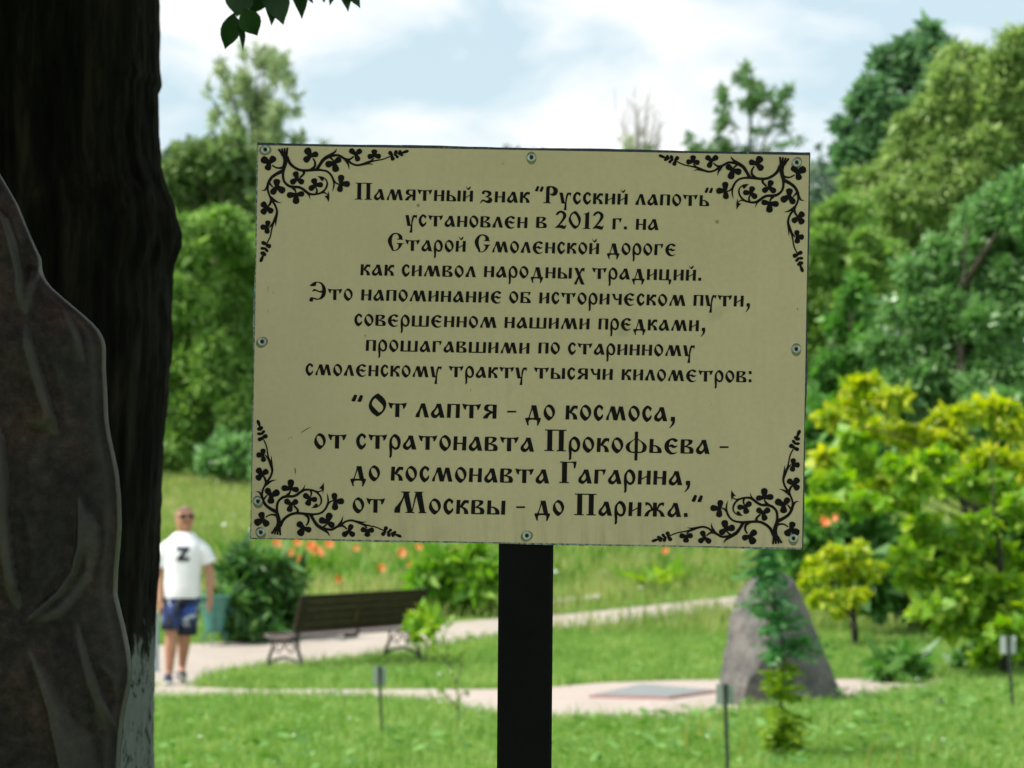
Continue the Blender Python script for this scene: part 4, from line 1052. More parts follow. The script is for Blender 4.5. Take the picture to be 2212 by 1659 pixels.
m_dkgreen = leafmat('dark_green_leaves', (0.03, 0.10, 0.02), (0.06, 0.17, 0.03), (0.15, 0.30, 0.08), trans=0.3, spec=0.5)

# left side
tree('willow_tree', 'rounded bright green willow standing right beside the dark trunk, behind the walking man', 'tree', 84,
     [(385, 505, 70, 36), (480, 497, 90, 42), (440, 560, 110, 40), (540, 575, 70, 50), (415, 640, 100, 48), (520, 680, 80, 55), (385, 735, 66, 55), (470, 775, 90, 50), (420, 850, 90, 55), (510, 880, 66, 60), (385, 935, 60, 55), (455, 965, 60, 45), (335, 600, 60, 60), (330, 820, 60, 80), (360, 1000, 50, 40), (560, 760, 60, 80), (570, 900, 60, 80), (640, 640, 80, 60), (660, 780, 90, 70), (640, 910, 80, 70), (620, 550, 70, 56), (720, 720, 80, 80), (730, 870, 90, 80), (260, 660, 80, 60), (270, 800, 80, 70), (230, 910, 80, 70), (300, 520, 70, 50)],
     105000, 0.19, 0.065, m_willow, 455, 0.22, seed=3, droop=0.5, depth=0.7, shell=0.6, flat=1.3)
tree('shrub', 'low pale green shrub at the foot of the left willow', 'shrub', 79,
     [(480, 985, 55, 38), (535, 985, 50, 42), (510, 1010, 70, 26), (570, 1000, 40, 40)], 6000, 0.17, 0.08, m_silver, 505, 0.05, seed=4, limbs=3, shell=.5, top=1000)
tree('broadleaf_tree', 'dull green round-topped tree behind the left willow and below the tall sparse one', 'tree', 104,
     [(395, 430, 55, 60), (470, 410, 80, 60), (545, 420, 60, 60), (398, 350, 26, 34), (425, 325, 16, 22), (510, 350, 46, 46), (378, 395, 30, 40), (455, 350, 36, 30), (600, 440, 60, 60)],
     14000, 0.26, 0.11, m_far, 490, 0.2, seed=5, droop=.1, shell=.35)
tree('tall_tree', 'tall sparse tree with feathery upright branches at upper left, sky showing through', 'tree', 118,
     [(560, 120, 22, 42), (592, 160, 26, 54), (530, 190, 32, 60), (478, 150, 14, 34), (612, 150, 16, 46), (565, 220, 50, 70), (500, 215, 22, 40), (575, 300, 60, 60), (450, 200, 8, 20), (632, 180, 9, 26), (505, 265, 34, 36), (470, 245, 14, 34), (602, 250, 28, 34), (545, 330, 44, 46), (628, 245, 22, 14), (500, 330, 26, 34), (560, 400, 46, 46), (640, 215, 14, 9), (590, 305, 30, 24), (530, 120, 10, 22)],
     9000, 0.17, 0.05, m_pale, 553, 0.17, seed=6, droop=-0.5, shell=.2, limbs=15, up=0)
tree('young_tree', 'thin tree whose pale tip just shows over the top edge of the sign, left part', 'tree', 118,
     [(650, 305, 24, 30), (645, 370, 40, 50), (700, 318, 16, 22), (690, 380, 44, 46)], 1600, 0.2, 0.07, m_pale, 655, 0.12, seed=7, shell=.2, limbs=4)

# bare tree
bt = thing('bare_tree', (at(1385, 0, 122)[0], 122, hgt(122)), 'leafless grey tree with thin fanning twigs above the sign', 'tree')
mb = MB(); r = np.random.default_rng(8)
b0 = Vector((at(1385, 0, 122)[0], 122, hgt(122))); t0 = Vector(at(1385, 330, 122))
mb.tube([b0, (b0 + t0) / 2, t0], [0.22, .16, .10], 7)
for k in range(24):
    f = r.uniform(.80, 1.0); st = b0 + (t0 - b0) * f
    u1 = 1385 + r.normal(0, 30); v1 = r.uniform(175, 300) if abs(u1 - 1385) < 26 else r.uniform(230, 320)
    e = Vector(at(u1, v1, 122 + r.uniform(-2, 2))); mid = st + (e - st) * .5 + Vector((0, 0, .3)) + Vector(((e.x - st.x) * .2, 0, 0))
    mb.tube([st, mid, e], [0.038, 0.021, 0.005], 5)
    for q in range(3):
        g_ = r.uniform(.3, .95); s2 = st + (e - st) * g_ + Vector((0, 0, .3 * math.sin(g_ * 3)))
        e2 = s2 + Vector((r.normal(0, .35), r.normal(0, .3), r.uniform(.3, 1.0)))
        mb.tube([s2, e2], [0.022, 0.006], 4)
mb.build('bare_branches', simple('grey_dead_wood', (0.33, 0.30, 0.29), rough=0.9), bt)
Vc, Fc = foliage([tuple(at(1360, 318, 122)) + (.55, .5, .5), tuple(at(1400, 322, 122)) + (.35, .5, .4)], 320, .2, .08, seed=9, shell=.1)
obj('foliage', Vc, Fc, m_pale, bt)

tree('larch_tree', 'irregular conifer with gaps and drooping side branches, right above the sign', 'tree', 110,
     [(1612, 145, 17, 22), (1592, 165, 18, 22), (1625, 185, 38, 28), (1560, 205, 18, 36), (1650, 205, 28, 26), (1692, 205, 24, 18), (1705, 195, 14, 8), (1566, 255, 24, 40), (1618, 222, 34, 26), (1672, 235, 26, 24), (1556, 305, 26, 42), (1645, 282, 34, 8), (1690, 270, 18, 18), (1700, 240, 16, 20), (1610, 325, 40, 22), (1502, 322, 26, 18), (1489, 303, 9, 16), (1520, 335, 30, 12), (1690, 312, 40, 7), (1722, 305, 20, 8), (1660, 345, 56, 16), (1560, 360, 60, 24), (1640, 400, 80, 30), (1540, 430, 60, 30)],
     9500, 0.15, 0.045, m_pine, 1606, 0.17, seed=10, droop=.15, shell=.15, limbs=20, depth=.7, up=.1, limb_k=.45, core=.12)
tree('tall_oak', 'tall dark blue-green tree rising above the willows at upper right', 'tree', 114,
     [(2025, 100, 50, 40), (1985, 110, 50, 40), (1950, 160, 60, 48), (1900, 230, 60, 50), (1862, 225, 36, 46), (1960, 250, 80, 70), (2040, 180, 60, 60), (1880, 300, 60, 50), (1850, 345, 36, 46), (1815, 345, 12, 22), (1822, 275, 14, 18), (1950, 340, 80, 70), (2060, 260, 60, 70), (1860, 400, 40, 40), (2010, 60, 10, 14), (1960, 430, 90, 70), (2060, 400, 90, 90)],
     26000, 0.28, 0.14, m_oak, 1970, 0.35, seed=11, droop=0, shell=.6)
tree('willow_tree', 'large yellow-green willow with layered rounded billows at the right edge, below the dark oak', 'tree', 93,
     [(2170, 140, 90, 50), (2090, 175, 70, 50), (2200, 220, 90, 80), (2060, 235, 80, 56), (1990, 290, 80, 50), (2110, 300, 110, 66), (1950, 345, 70, 46), (2050, 365, 90, 50), (1900, 390, 66, 44), (2180, 380, 90, 80), (1985, 430, 80, 46), (1860, 440, 60, 36), (2080, 450, 100, 70), (1930, 480, 60, 44), (2250, 300, 80, 120), (2250, 500, 80, 120), (2000, 560, 60, 60), (2120, 560, 90, 80), (1950, 600, 60, 70), (2240, 130, 60, 50)],
     95000, 0.21, 0.07, m_willow2, 2110, 0.4, seed=12, droop=.5, shell=.6, depth=.6, flat=1.25)
tree('willow_tree', 'lower bright green willow bulging out just behind the right edge of the sign', 'tree', 84,
     [(1790, 480, 66, 44), (1830, 470, 46, 40), (1750, 520, 60, 40), (1800, 555, 80, 46), (1870, 545, 66, 40), (1730, 600, 60, 50), (1800, 640, 90, 46), (1880, 630, 66, 50), (1740, 700, 70, 60), (1830, 740, 90, 60), (1900, 560, 50, 40), (1760, 800, 80, 70), (1860, 840, 90, 80), (1700, 480, 40, 50), (1690, 640, 50, 80)],
     72000, 0.19, 0.065, m_willow, 1800, 0.25, seed=13, droop=.5, shell=.6, depth=.7, flat=1.25)
tree('silver_leaved_tree', 'dense silvery green bush-like tree at right behind the golden tree', 'tree', 52,
     [(2120, 470, 80, 60), (2200, 450, 90, 80), (2060, 560, 100, 60), (2160, 560, 100, 80), (1990, 660, 80, 60), (2090, 680, 110, 80), (1950, 770, 66, 56), (2040, 790, 100, 70), (2160, 790, 90, 90), (2210, 640, 70, 100), (1990, 860, 90, 60), (2130, 890, 100, 70), (1930, 860, 50, 50), (2030, 1000, 120, 80), (2180, 1000, 100, 90), (2230, 850, 60, 100)],
     64000, 0.12, 0.06, m_silver, 2090, 0.16, seed=14, droop=0, shell=.5, flat=1.1)
tree('young_tree', 'slender young green tree between the sign edge and the silvery tree', 'tree', 60,
     [(1840, 640, 26, 46), (1825, 700, 40, 40), (1860, 740, 40, 40), (1790, 790, 44, 50), (1830, 840, 60, 60), (1770, 880, 44, 60), (1850, 900, 50, 60)], 9000, 0.13, 0.07, m_green, 1832, 0.06, seed=15, shell=.3, limbs=7)
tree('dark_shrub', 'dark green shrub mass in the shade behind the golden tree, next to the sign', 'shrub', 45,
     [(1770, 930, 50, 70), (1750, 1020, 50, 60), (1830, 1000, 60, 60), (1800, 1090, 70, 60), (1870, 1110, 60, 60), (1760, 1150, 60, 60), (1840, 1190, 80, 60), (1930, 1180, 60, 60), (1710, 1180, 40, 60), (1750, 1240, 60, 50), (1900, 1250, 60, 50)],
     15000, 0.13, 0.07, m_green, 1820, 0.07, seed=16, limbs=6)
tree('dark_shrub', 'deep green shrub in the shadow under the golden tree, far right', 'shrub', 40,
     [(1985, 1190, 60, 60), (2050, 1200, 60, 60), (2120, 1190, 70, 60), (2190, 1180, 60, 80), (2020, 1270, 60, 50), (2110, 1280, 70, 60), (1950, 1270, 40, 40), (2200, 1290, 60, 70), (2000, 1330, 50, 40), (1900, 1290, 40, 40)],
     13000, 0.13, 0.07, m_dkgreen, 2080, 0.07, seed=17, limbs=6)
tree('golden_tree', 'spreading golden-leaved tree to the right of the sign', 'tree', 34.5,
     [(1870, 835, 60, 24), (1830, 880, 46, 26), (1925, 860, 60, 34), (1800, 905, 34, 22), (1880, 930, 70, 40), (1790, 985, 34, 26), (1830, 1010, 40, 24), (1960, 940, 66, 40), (2040, 900, 36, 24), (2095, 890, 50, 28), (2150, 880, 50, 34), (2190, 920, 50, 36), (2060, 960, 66, 34), (1940, 1010, 66, 30), (1880, 1050, 46, 24), (2130, 990, 70, 36), (2020, 1040, 70, 34), (2170, 1060, 60, 34), (2230, 1000, 40, 50), (1775, 1050, 20, 16)],
     16000, 0.085, 0.052, m_gold, 2140, 0.055, seed=18, droop=.25, shell=.2, limbs=10, limb_k=.6, depth=.7, wood=m_wood2, base_u=2160, flat=.62, core=.08)
tree('lime_tree', 'low yellow-green leafy sapling under the golden tree at right', 'tree', 33.2,
     [(1800, 1040, 50, 26), (1850, 1000, 50, 28), (1790, 1090, 40, 22), (1880, 1085, 56, 28), (1950, 1010, 50, 30), (1840, 950, 40, 20), (1960, 1080, 50, 24), (2020, 990, 50, 26), (1990, 1050, 60, 26), (2080, 1040, 60, 30), (2150, 1030, 60, 40), (2200, 1100, 40, 40), (2100, 1130, 50, 26), (1980, 1130, 40, 20), (1990, 1250, 46, 34), (2050, 1225, 50, 36), (2110, 1250, 50, 36), (2060, 1290, 60, 34), (2150, 1300, 60, 40), (2190, 1230, 50, 50), (2010, 1310, 40, 24), (2170, 1370, 50, 36), (2110, 1350, 40, 26), (2220, 1330, 40, 60), (2150, 1190, 50, 46), (2165, 1260, 46, 40), (2060, 1350, 46, 24), (2150, 1420, 46, 22), (1960, 1200, 40, 24), (2000, 1170, 40, 22), (2080, 1180, 46, 26)],
     25000, 0.085, 0.052, m_lime, 2150, 0.045, seed=19, droop=.3, shell=.2, limbs=8, limb_k=.5, depth=.7, wood=m_wood2, base_u=2165, flat=.7, core=.08)
tree('golden_shrub', 'small golden shrub on a dark stem just right of the grey boulder', 'shrub', 38.3,
     [(1800, 1190, 40, 20), (1845, 1185, 36, 22), (1770, 1240, 34, 22), (1820, 1235, 46, 26), (1870, 1235, 32, 24), (1785, 1290, 42, 22), (1850, 1285, 40, 26), (1755, 1215, 18, 14), (1900, 1225, 16, 10), (1740, 1260, 14, 14), (1815, 1320, 30, 12)],
     2100, 0.09, 0.058, m_gold, 1843, 0.045, seed=20, droop=.2, shell=.15, limbs=9, depth=.8, wood=m_wood2, core=0, flat=.75)
# shrubs by the bench
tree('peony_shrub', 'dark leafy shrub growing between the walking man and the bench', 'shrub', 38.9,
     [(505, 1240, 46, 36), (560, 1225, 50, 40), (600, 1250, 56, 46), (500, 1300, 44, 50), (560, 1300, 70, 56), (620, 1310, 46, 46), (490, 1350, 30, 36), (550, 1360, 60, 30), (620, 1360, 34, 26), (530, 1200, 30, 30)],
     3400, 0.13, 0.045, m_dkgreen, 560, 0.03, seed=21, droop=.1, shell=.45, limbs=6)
tree('leafy_shrub', 'light green leafy shrub behind the far end of the bench, left of the post', 'shrub', 42.6,
     [(950, 1240, 44, 44), (1000, 1225, 44, 44), (1045, 1255, 40, 46), (1080, 1235, 30, 40), (975, 1295, 46, 34), (925, 1290, 30, 40), (1030, 1320, 40, 24), (1080, 1290, 30, 40), (910, 1240, 20, 20)],
     3600, 0.15, 0.055, m_fresh, 990, 0.03, seed=22, droop=.1, shell=.3, limbs=5)
tree('leafy_shrub', 'small yellowish green plant spilling over the right end of the bench', 'plant', 35.7,
     [(925, 1325, 16, 26), (905, 1345, 20, 18), (890, 1335, 14, 14), (935, 1350, 16, 30), (900, 1365, 14, 14)], 420, 0.07, 0.04, m_lime, 922, 0.012, seed=23, shell=.2, limbs=4)
tree('hosta_plant', 'pale yellow-green broad-leaved plant at the far edge of the path, right of the post', 'plant', 47,
     [(1400, 1268, 22, 14), (1425, 1258, 22, 18), (1445, 1275, 14, 14), (1462, 1262, 14, 20)], 330, 0.2, 0.09, m_lime, 1425, 0.012, seed=24, shell=.2, limbs=3)
tree('leafy_plant', 'low dark plant with long leaves beside the footpath, right of the boulder', 'plant', 32.4,
     [(1920, 1440, 30, 22), (1960, 1430, 26, 20), (1985, 1445, 26, 18), (1945, 1460, 36, 14)], 420, 0.15, 0.05, m_green, 1950, 0.012, seed=25, shell=.2, limbs=4)
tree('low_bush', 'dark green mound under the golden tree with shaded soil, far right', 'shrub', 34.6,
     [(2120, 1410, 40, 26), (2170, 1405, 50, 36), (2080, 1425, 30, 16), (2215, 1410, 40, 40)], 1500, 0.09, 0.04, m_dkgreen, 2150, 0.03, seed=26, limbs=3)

# far wood on the skyline, reads as one mass
r = np.random.default_rng(31); cl = []
for k in range(110):
    u = -200 + k * 26 + r.uniform(-12, 12); d = 165 + r.uniform(-8, 8)
    top = 405 + 26 * math.sin(k * .7) + 30 * math.sin(k * .23) + r.uniform(-26, 26) + (40 if 600 < u < 1750 else 0) + (1500 < u) * 0
    for v in (top, top + 80, top + 170, top + 260, top + 360, top + 470, top + 570):
        c = at(u + r.uniform(-14, 14), v, d); g_ = r.uniform(.7, 1.4); cl.append((c[0], d, c[2] + r.uniform(-.9, .6), 1.5 * g_, 2.0, 1.6 * g_))
Vc, Fc = foliage(cl, 60000, 0.42, 0.26, seed=33, shell=.5, core=.3)
k_ = Vc[:, 2] < hgt_np(Vc[:, 1]); Vc[k_, 2] = hgt_np(Vc[k_, 1])
m_haze = leafmat('distant_wood_leaves', (0.06, 0.11, 0.07), (0.08, 0.14, 0.085), (0.12, 0.19, 0.11), trans=0.2)
tag(obj('forest', Vc, Fc, m_haze), 'far dark wood on the skyline behind the trees', 'forest', kind='stuff')

# ------------------------------------------------------------------ young sapling and its neighbours in the near lawn
def pinnate(mbV, mbF, base, tip, nl, leaf, r, nrm_up=0.6):
    """a rowan-like leaf: leaflets in pairs along a stalk"""
    base = np.array(base); tip = np.array(tip); ax = tip - base; L_ = np.linalg.norm(ax); ax /= L_
    side = np.cross(ax, [0.05, 0.1, 1.0]); side /= np.linalg.norm(side) + 1e-9
    up = np.cross(side, ax)
    P, D, Nm, Ls = [], [], [], []
    for i in range(nl):
        f = 0.25 + 0.75 * i / (nl - 1)
        p = base + ax * L_ * f + np.array([0, 0, -0.12 * L_ * f * f])
        for s in (-1, 1):
            P.append(p); D.append(side * s + ax * .55 + r.normal(0, .12, 3) - np.array([0, 0, .25])); Nm.append(up * nrm_up + r.normal(0, .25, 3)); Ls.append(leaf * (1.05 - .35 * abs(f - .6)))
    P.append(base + ax * L_ + np.array([0, 0, -0.12 * L_])); D.append(ax - np.array([0, 0, .3])); Nm.append(up + 0 * ax); Ls.append(leaf)
    V, F = leafcards(np.array(P), np.array(D), np.array(Nm), np.array(Ls), np.array(Ls) * .42)
    b = len(mbV); mbV += V.tolist(); mbF += (F + b).tolist()
m_rowan = leafmat('rowan_leaves', (0.04, 0.15, 0.05), (0.07, 0.23, 0.07), (0.15, 0.35, 0.11), trans=0.4)
m_rowan2 = leafmat('yellow_green_rowan_leaves', (0.12, 0.24, 0.012), (0.19, 0.33, 0.02), (0.30, 0.42, 0.03), trans=0.4)  # yellower and lighter green than the upper sapling leaves
SD = 22.0
sap = thing('rowan_sapling', tuple(at(1692, vbase(SD), SD)), 'thin rowan sapling with feathered leaves in front of the grey boulder', 'tree')
r = np.random.default_rng(41)
stem = [(1692, vbase(SD) + 4), (1690, 1600), (1688, 1520), (1694, 1440), (1690, 1380), (1680, 1330), (1668, 1270), (1662, 1200), (1668, 1120)]
mb = MB(); mb.tube([at(u, v, SD) for u, v in stem], [0.013, 0.012, .011, .010, .009, .008, .007, .005, .003], 7)
Vl, Fl_, Vy, Fy_ = [], [], [], []
for (u0, v0, uc, vc, su_, sv_, n, y) in [(1692, 1600, 1695, 1605, 50, 40, 22, 1), (1690, 1540, 1690, 1560, 50, 36, 16, 1), (1690, 1500, 1694, 1480, 46, 30, 13, 1), (1690, 1460, 1690, 1450, 40, 22, 8, 1), (1692, 1400, 1710, 1395, 66, 26, 16, 0), (1690, 1385, 1760, 1380, 36, 18, 6, 0), (1682, 1340, 1690, 1335, 60, 30, 15, 0), (1670, 1290, 1660, 1290, 54, 34, 15, 0), (1664, 1230, 1650, 1235, 50, 36, 16, 0), (1664, 1180, 1655, 1180, 52, 34, 15, 0), (1666, 1140, 1668, 1140, 44, 30, 10, 0)]:
    for q in range(int(n * (1.8 if y else 1.35))):
        a_ = r.uniform(0, 6.283); rr_ = math.sqrt(r.random()) 
        u1, v1 = uc + su_ * 1.18 * rr_ * math.cos(a_), vc + sv_ * rr_ * math.sin(a_)
        b_ = at(u0 + r.normal(0, 3), v0 + r.normal(0, 12), SD); t_ = at(u1, v1, SD + r.normal(0, .16))
        dlt = t_ - b_; ln = np.linalg.norm(dlt); 
        if ln < .09: t_ = b_ + dlt / (ln + 1e-6) * .09
        pinnate(Vy if y else Vl, Fy_ if y else Fl_, b_, t_, 6, r.uniform(.055, .085), r)
mb.build('trunk', m_wood2, sap, smooth=True)
obj('dark_foliage', Vl, Fl_, m_rowan, sap); obj('yellow_green_foliage', Vy, Fy_, m_rowan2, sap)

# spindly seedling left of the post
SD2 = 24.0
sp = thing('spindly_sapling', tuple(at(985, vbase(SD2), SD2)), 'spindly little plant with pale leaves in the lawn between the small stake and the post', 'plant')
mb = MB(); P, D, Nm, Ls = [], [], [], []
for pts in ([(985, 1600), (990, 1540), (985, 1480), (970, 1420), (960, 1370), (975, 1340)], [(985, 1480), (1000, 1420), (1008, 1370)], [(975, 1440), (945, 1410), (930, 1380)], [(990, 1530), (960, 1500), (940, 1480)], [(988, 1510), (1010, 1490)]):
    pts = [(u, min(v, vbase(SD2) + 3)) for u, v in pts]
    W3 = cr([at(u, v, SD2 + 0.05 * k) for k, (u, v) in enumerate(pts)], 5)
    mb.tube(W3, np.linspace(.006, .0018, len(W3)), 5)
    for w3 in W3[4:]:
        for q in range(2):
            P.append(w3); D.append(r.normal(0, 1, 3) + np.array([0, 0, .1])); Nm.append(np.array([0, -.5, .8]) + r.normal(0, .4, 3)); Ls.append(r.uniform(.035, .06))
V, F = leafcards(np.array(P), np.array(D), np.array(Nm), np.array(Ls), np.array(Ls) * .6)
mb.build('stem', m_wood, sp); obj('foliage', V, F, m_rowan2, sp)

# ------------------------------------------------------------------ plant name plates on stakes
m_plate = simple('grey_green_plate', (0.30, 0.34, 0.32), rough=0.5, var=0.12, scale=30)
m_plate2 = simple('pale_plate', (0.52, 0.54, 0.54), rough=0.5, var=0.1, scale=30)
m_stake = simple('dark_green_stake', (0.018, 0.026, 0.024), rough=0.5, var=0.3)
for (u, vt, vb_, wpx, vbase_, lab, mp_) in [(820, 1440, 1480, 27, 1592, 'small grey plate on a thin stake in the lawn below the bench', m_plate), (1567, 1478, 1522, 40, 1690, 'small green-grey plate on a stake in front of the boulder base', m_plate), (2178, 1374, 1412, 34, 1533, 'small pale plate on a stake at far right under the golden tree', m_plate2)]:
    d = EYE * FPX / (vbase_ - 1129); s = d / FPX
    st = thing('plant_label', (at(u, 0, d)[0], d, 0), lab, 'plant label', 'plant name plates on stakes')
    c = at(u, (vt + vb_) / 2, d)
    mb = MB(); mb.box(c + np.array([0, 0.006, 0]), (wpx * s, 0.004, (vb_ - vt) * s), bev=.001); mb.build('plate', mp_, st)
    mb = MB(); lean = 0.004
    mb.tube([np.array([c[0] + (12 if u == 2178 else 6) * s, d, -0.05]), np.array([c[0], d - .002, c[2] - .03]), np.array([c[0], d - .003, c[2] + (vb_ - vt) * s * .52])], [wpx * s * .10, wpx * s * .12, wpx * s * .15], 8)
    mb.build('stake', m_stake, st)

# ------------------------------------------------------------------ boulder and memorial slab
m_rock, t, p, o = mat('grey_granite_boulder')
tcn = nn(t, 'ShaderNodeTexCoord'); na = nn(t, 'ShaderNodeTexNoise', {'Scale': 4.6, 'Detail': 10.0, 'Roughness': 0.74}); nb = nn(t, 'ShaderNodeTexNoise', {'Scale': 42.0, 'Detail': 5.0})
for n_ in (na, nb): t.links.new(tcn.outputs['Object'], n_.inputs['Vector'])
ra = ramp(t, [(0.3, (0.05, 0.048, 0.046)), (0.46, (0.115, 0.110, 0.103)), (0.60, (0.20, 0.184, 0.165)), (0.72, (0.18, 0.13, 0.092))]); rb = ramp(t, [(0.3, 0.7), (0.7, 1.15)])
t.links.new(na.outputs['Fac'], ra.inputs['Fac']); t.links.new(nb.outputs['Fac'], rb.inputs['Fac'])
mu = nn(t, 'ShaderNodeMix', {0: 1.0}, data_type='RGBA', blend_type='MULTIPLY'); t.links.new(ra.outputs['Color'], mu.inputs[6]); t.links.new(rb.outputs['Color'], mu.inputs[7]); t.links.new(mu.outputs[2], p.inputs['Base Color'])
p.inputs['Roughness'].default_value = 0.9
bp = nn(t, 'ShaderNodeBump', {'Strength': 0.9, 'Distance': 0.05}); t.links.new(na.outputs['Fac'], bp.inputs['Height']); t.links.new(bp.outputs[0], p.inputs['Normal'])
RD = 28.6; rs = RD / FPX
def rk(u, v, dy): 
    q = at(u, v, RD); return Vector((q[0], RD + dy, q[2]))
ctrl = [rk(1556, 1480, .12), rk(1580, 1348, .34), rk(1607, 1277, .46), rk(1668, 1222, .40), rk(1704, 1236, .42),
        rk(1668, 1290, -.12), rk(1660, 1337, -.26), rk(1648, 1408, -.40), rk(1604, 1478, -.50),
        rk(1586, 1534, -.36), rk(1640, 1538, -.40), rk(1741, 1528, -.22), rk(1826, 1508, .20), rk(1822, 1530, .22),
        rk(1730, 1262, .46), rk(1757, 1348, .42), rk(1795, 1442, .34), rk(1700, 1520, .85), rk(1610, 1520, .6), rk(1780, 1515, .75), rk(1690, 1290, .7)]
bm = bmesh.new()
for c in ctrl: bm.verts.new(c)
bmesh.ops.convex_hull(bm, input=bm.verts[:])
bmesh.ops.delete(bm, geom=[v for v in bm.verts if not v.link_faces], context='VERTS')
bmesh.ops.triangulate(bm, faces=bm.faces[:])
bmesh.ops.subdivide_edges(bm, edges=bm.edges[:], cuts=7, use_grid_fill=True)
bm.normal_update()
for v in bm.verts:
    q = v.co * 3.0
    v.co += v.normal * (MN.noise(q) * .014 + MN.noise(q * 3.1) * .022 + MN.noise(q * 8) * .012)
    if v.co.z < -.05: v.co.z = -.05
bm.verts.index_update()
V = [v.co[:] for v in bm.verts]; F = [[v.index for v in f.verts] for f in bm.faces]; bm.free()
tag(obj('boulder', V, F, m_rock, origin=(V[0][0], RD, 0)), 'upright grey granite boulder with a sharp ridge standing on the footpath', 'boulder')
m_slab = simple('polished_grey_granite', (0.30, 0.31, 0.33), rough=0.22, var=0.15, scale=60)
m_slabe = simple('red_granite_edge', (0.34, 0.17, 0.145), rough=0.4, var=0.2, scale=60)
slab = thing('memorial_slab', tuple(gp(1430, 1497)), 'low flat granite slab with a red edge lying on the footpath left of the boulder', 'slab')
A_, B_, C_, D_ = gp(1272, 1510), gp(1446, 1514), gp(1552, 1499), gp(1385, 1485)
def inset(P, k): c = sum(P) / len(P); return [c + (p_ - c) * k for p_ in P]
Q = [np.array(q) for q in (A_, B_, C_, D_)]
V = [q + np.array([0, 0, -.02]) for q in Q] + [q + np.array([0, 0, .030]) for q in Q] + [q + np.array([0, 0, .033]) for q in inset(Q, .985)]
mb = MB(); mb.add(V, [(0, 1, 5, 4), (1, 2, 6, 5), (2, 3, 7, 6), (3, 0, 4, 7), (4, 5, 9, 8), (5, 6, 10, 9), (6, 7, 11, 10), (7, 4, 8, 11), (8, 9, 10, 11), (3, 2, 1, 0)])
mb.build('red_base', m_slabe, slab)
Q2 = inset(Q, .93)
mb = MB(); mb.add([q + np.array([0, 0, .034]) for q in Q2] + [q + np.array([0, 0, .041]) for q in Q2], [(0, 1, 5, 4), (1, 2, 6, 5), (2, 3, 7, 6), (3, 0, 4, 7), (4, 5, 6, 7)])
mb.build('top_plate', m_slab, slab)

# pale kerb stones beyond the far path
m_stone = simple('pale_limestone', (0.5, 0.47, 0.42), rough=0.85, var=0.2, scale=9, bump=.3)
def stone(u, v, wpx, hpx):
    g_ = gp(u, v); s = g_[1] / FPX; bm = bmesh.new(); bmesh.ops.create_icosphere(bm, subdivisions=3, radius=1)
    for w_ in bm.verts:
        k = 1 + .22 * MN.noise(w_.co * 1.7 + Vector((u, v, 0))) 
        w_.co = Vector((w_.co.x * wpx * s / 2 * k + g_[0], w_.co.y * .2 * k + g_[1], w_.co.z * hpx * s / 2 * k + g_[2] + hpx * s * .2))
    V = [w_.co[:] for w_ in bm.verts]; F = [[w_.index for w_ in f.verts] for f in bm.faces]; bm.free()
    return obj('edging_stone', V, F, m_stone, smooth=True, origin=g_)
for (u, v, a, b, lab) in [(1208, 1306, 34, 20, 'pale edging stone touching the right side of the black post'), (1236, 1300, 28, 16, 'pale edging stone second from the black post'), (1282, 1296, 50, 16, 'long pale edging stone beyond the path, right of the post'), (1385, 1276, 22, 16, 'pale stone beside the yellow-green broad-leaved plant')]:
    tag(stone(u, v, a, b), lab, 'stone', 'pale stones edging the flower bed')
g_ = gp(2030, 1530)
bm = bmesh.new(); bmesh.ops.create_uvsphere(bm, u_segments=20, v_segments=14, radius=.042)
V = [(v.co.x + g_[0], v.co.y + g_[1], max(v.co.z * .85, -.03) + g_[2] + .055) for v in bm.verts]; F = [[v.index for v in f.verts] for f in bm.faces]; bm.free()
lamp = thing('garden_spotlight', tuple(g_), 'small dark rounded stub poking out of the lawn at right', 'spotlight')
obj('housing', V, F, simple('dark_plastic', (0.03, 0.025, 0.025), rough=.45), lamp, smooth=True)
mb = MB(); mb.tube([g_ + np.array([0, 0, -.03]), g_ + np.array([0, 0, .04])], .012, 8); mb.build('spike', m_stake, lamp)

# ------------------------------------------------------------------ bench seen from behind
m_slat = simple('dark_brown_bench_wood', (0.032, 0.018, 0.012), rough=0.6, var=0.35, scale=7, spec=.3)
m_seat = simple('pale_seat_wood', (0.17, 0.13, 0.125), rough=0.5, var=0.25, scale=7)  # seat boards paler and greyer than the back slats
m_iron = simple('dark_cast_iron', (0.014, 0.016, 0.017), rough=0.5, var=0.3, scale=20)
BS = 0.86                 # a low bench: seat 0.38 m up
BY = 34.95; BO = np.array([-2.33, BY, hgt(BY)])
ang = math.radians(48)
ax_ = np.array([math.cos(ang), math.sin(ang), 0]); fr_ = np.array([-math.sin(ang), math.cos(ang), 0]); up_ = np.array([0, 0, 1.0])
bench = thing('park_bench', tuple(BO), 'brown slatted park bench with scrolled iron ends, seen from behind on the path', 'bench')
LB = 1.96
def bp3(a, f, z):    # along the bench, towards its front, up; its feet follow the slope of the path
    q = BO + ax_ * a + fr_ * f * .95 + up_ * z
    q[2] = (z * .80 if z < .45 else .36 + (z - .45) * 1.02) + hgt(q[1]) + 0.006
    return q
def plank(mb, a0, a1, prof):
    """a long board: prof gives its four corners across (front, height)"""
    V = [bp3(a0, f, z) for f, z in prof] + [bp3(a1, f, z) for f, z in prof]
    n = len(prof)
    mb.add(V, [tuple(range(n))[::-1], tuple(range(n, 2 * n))] + [(k, (k + 1) % n, n + (k + 1) % n, n + k) for k in range(n)])
seat = MB()
for k in range(5):
    f0 = 0.06 + k * .086; z0 = .425 + (0.012 if k == 4 else 0) - .006 * k * (4 - k) * .5
    plank(seat, -0.04, LB + .04, [(f0, z0), (f0 + .074, z0), (f0 + .074, z0 + .034), (f0, z0 + .034)])
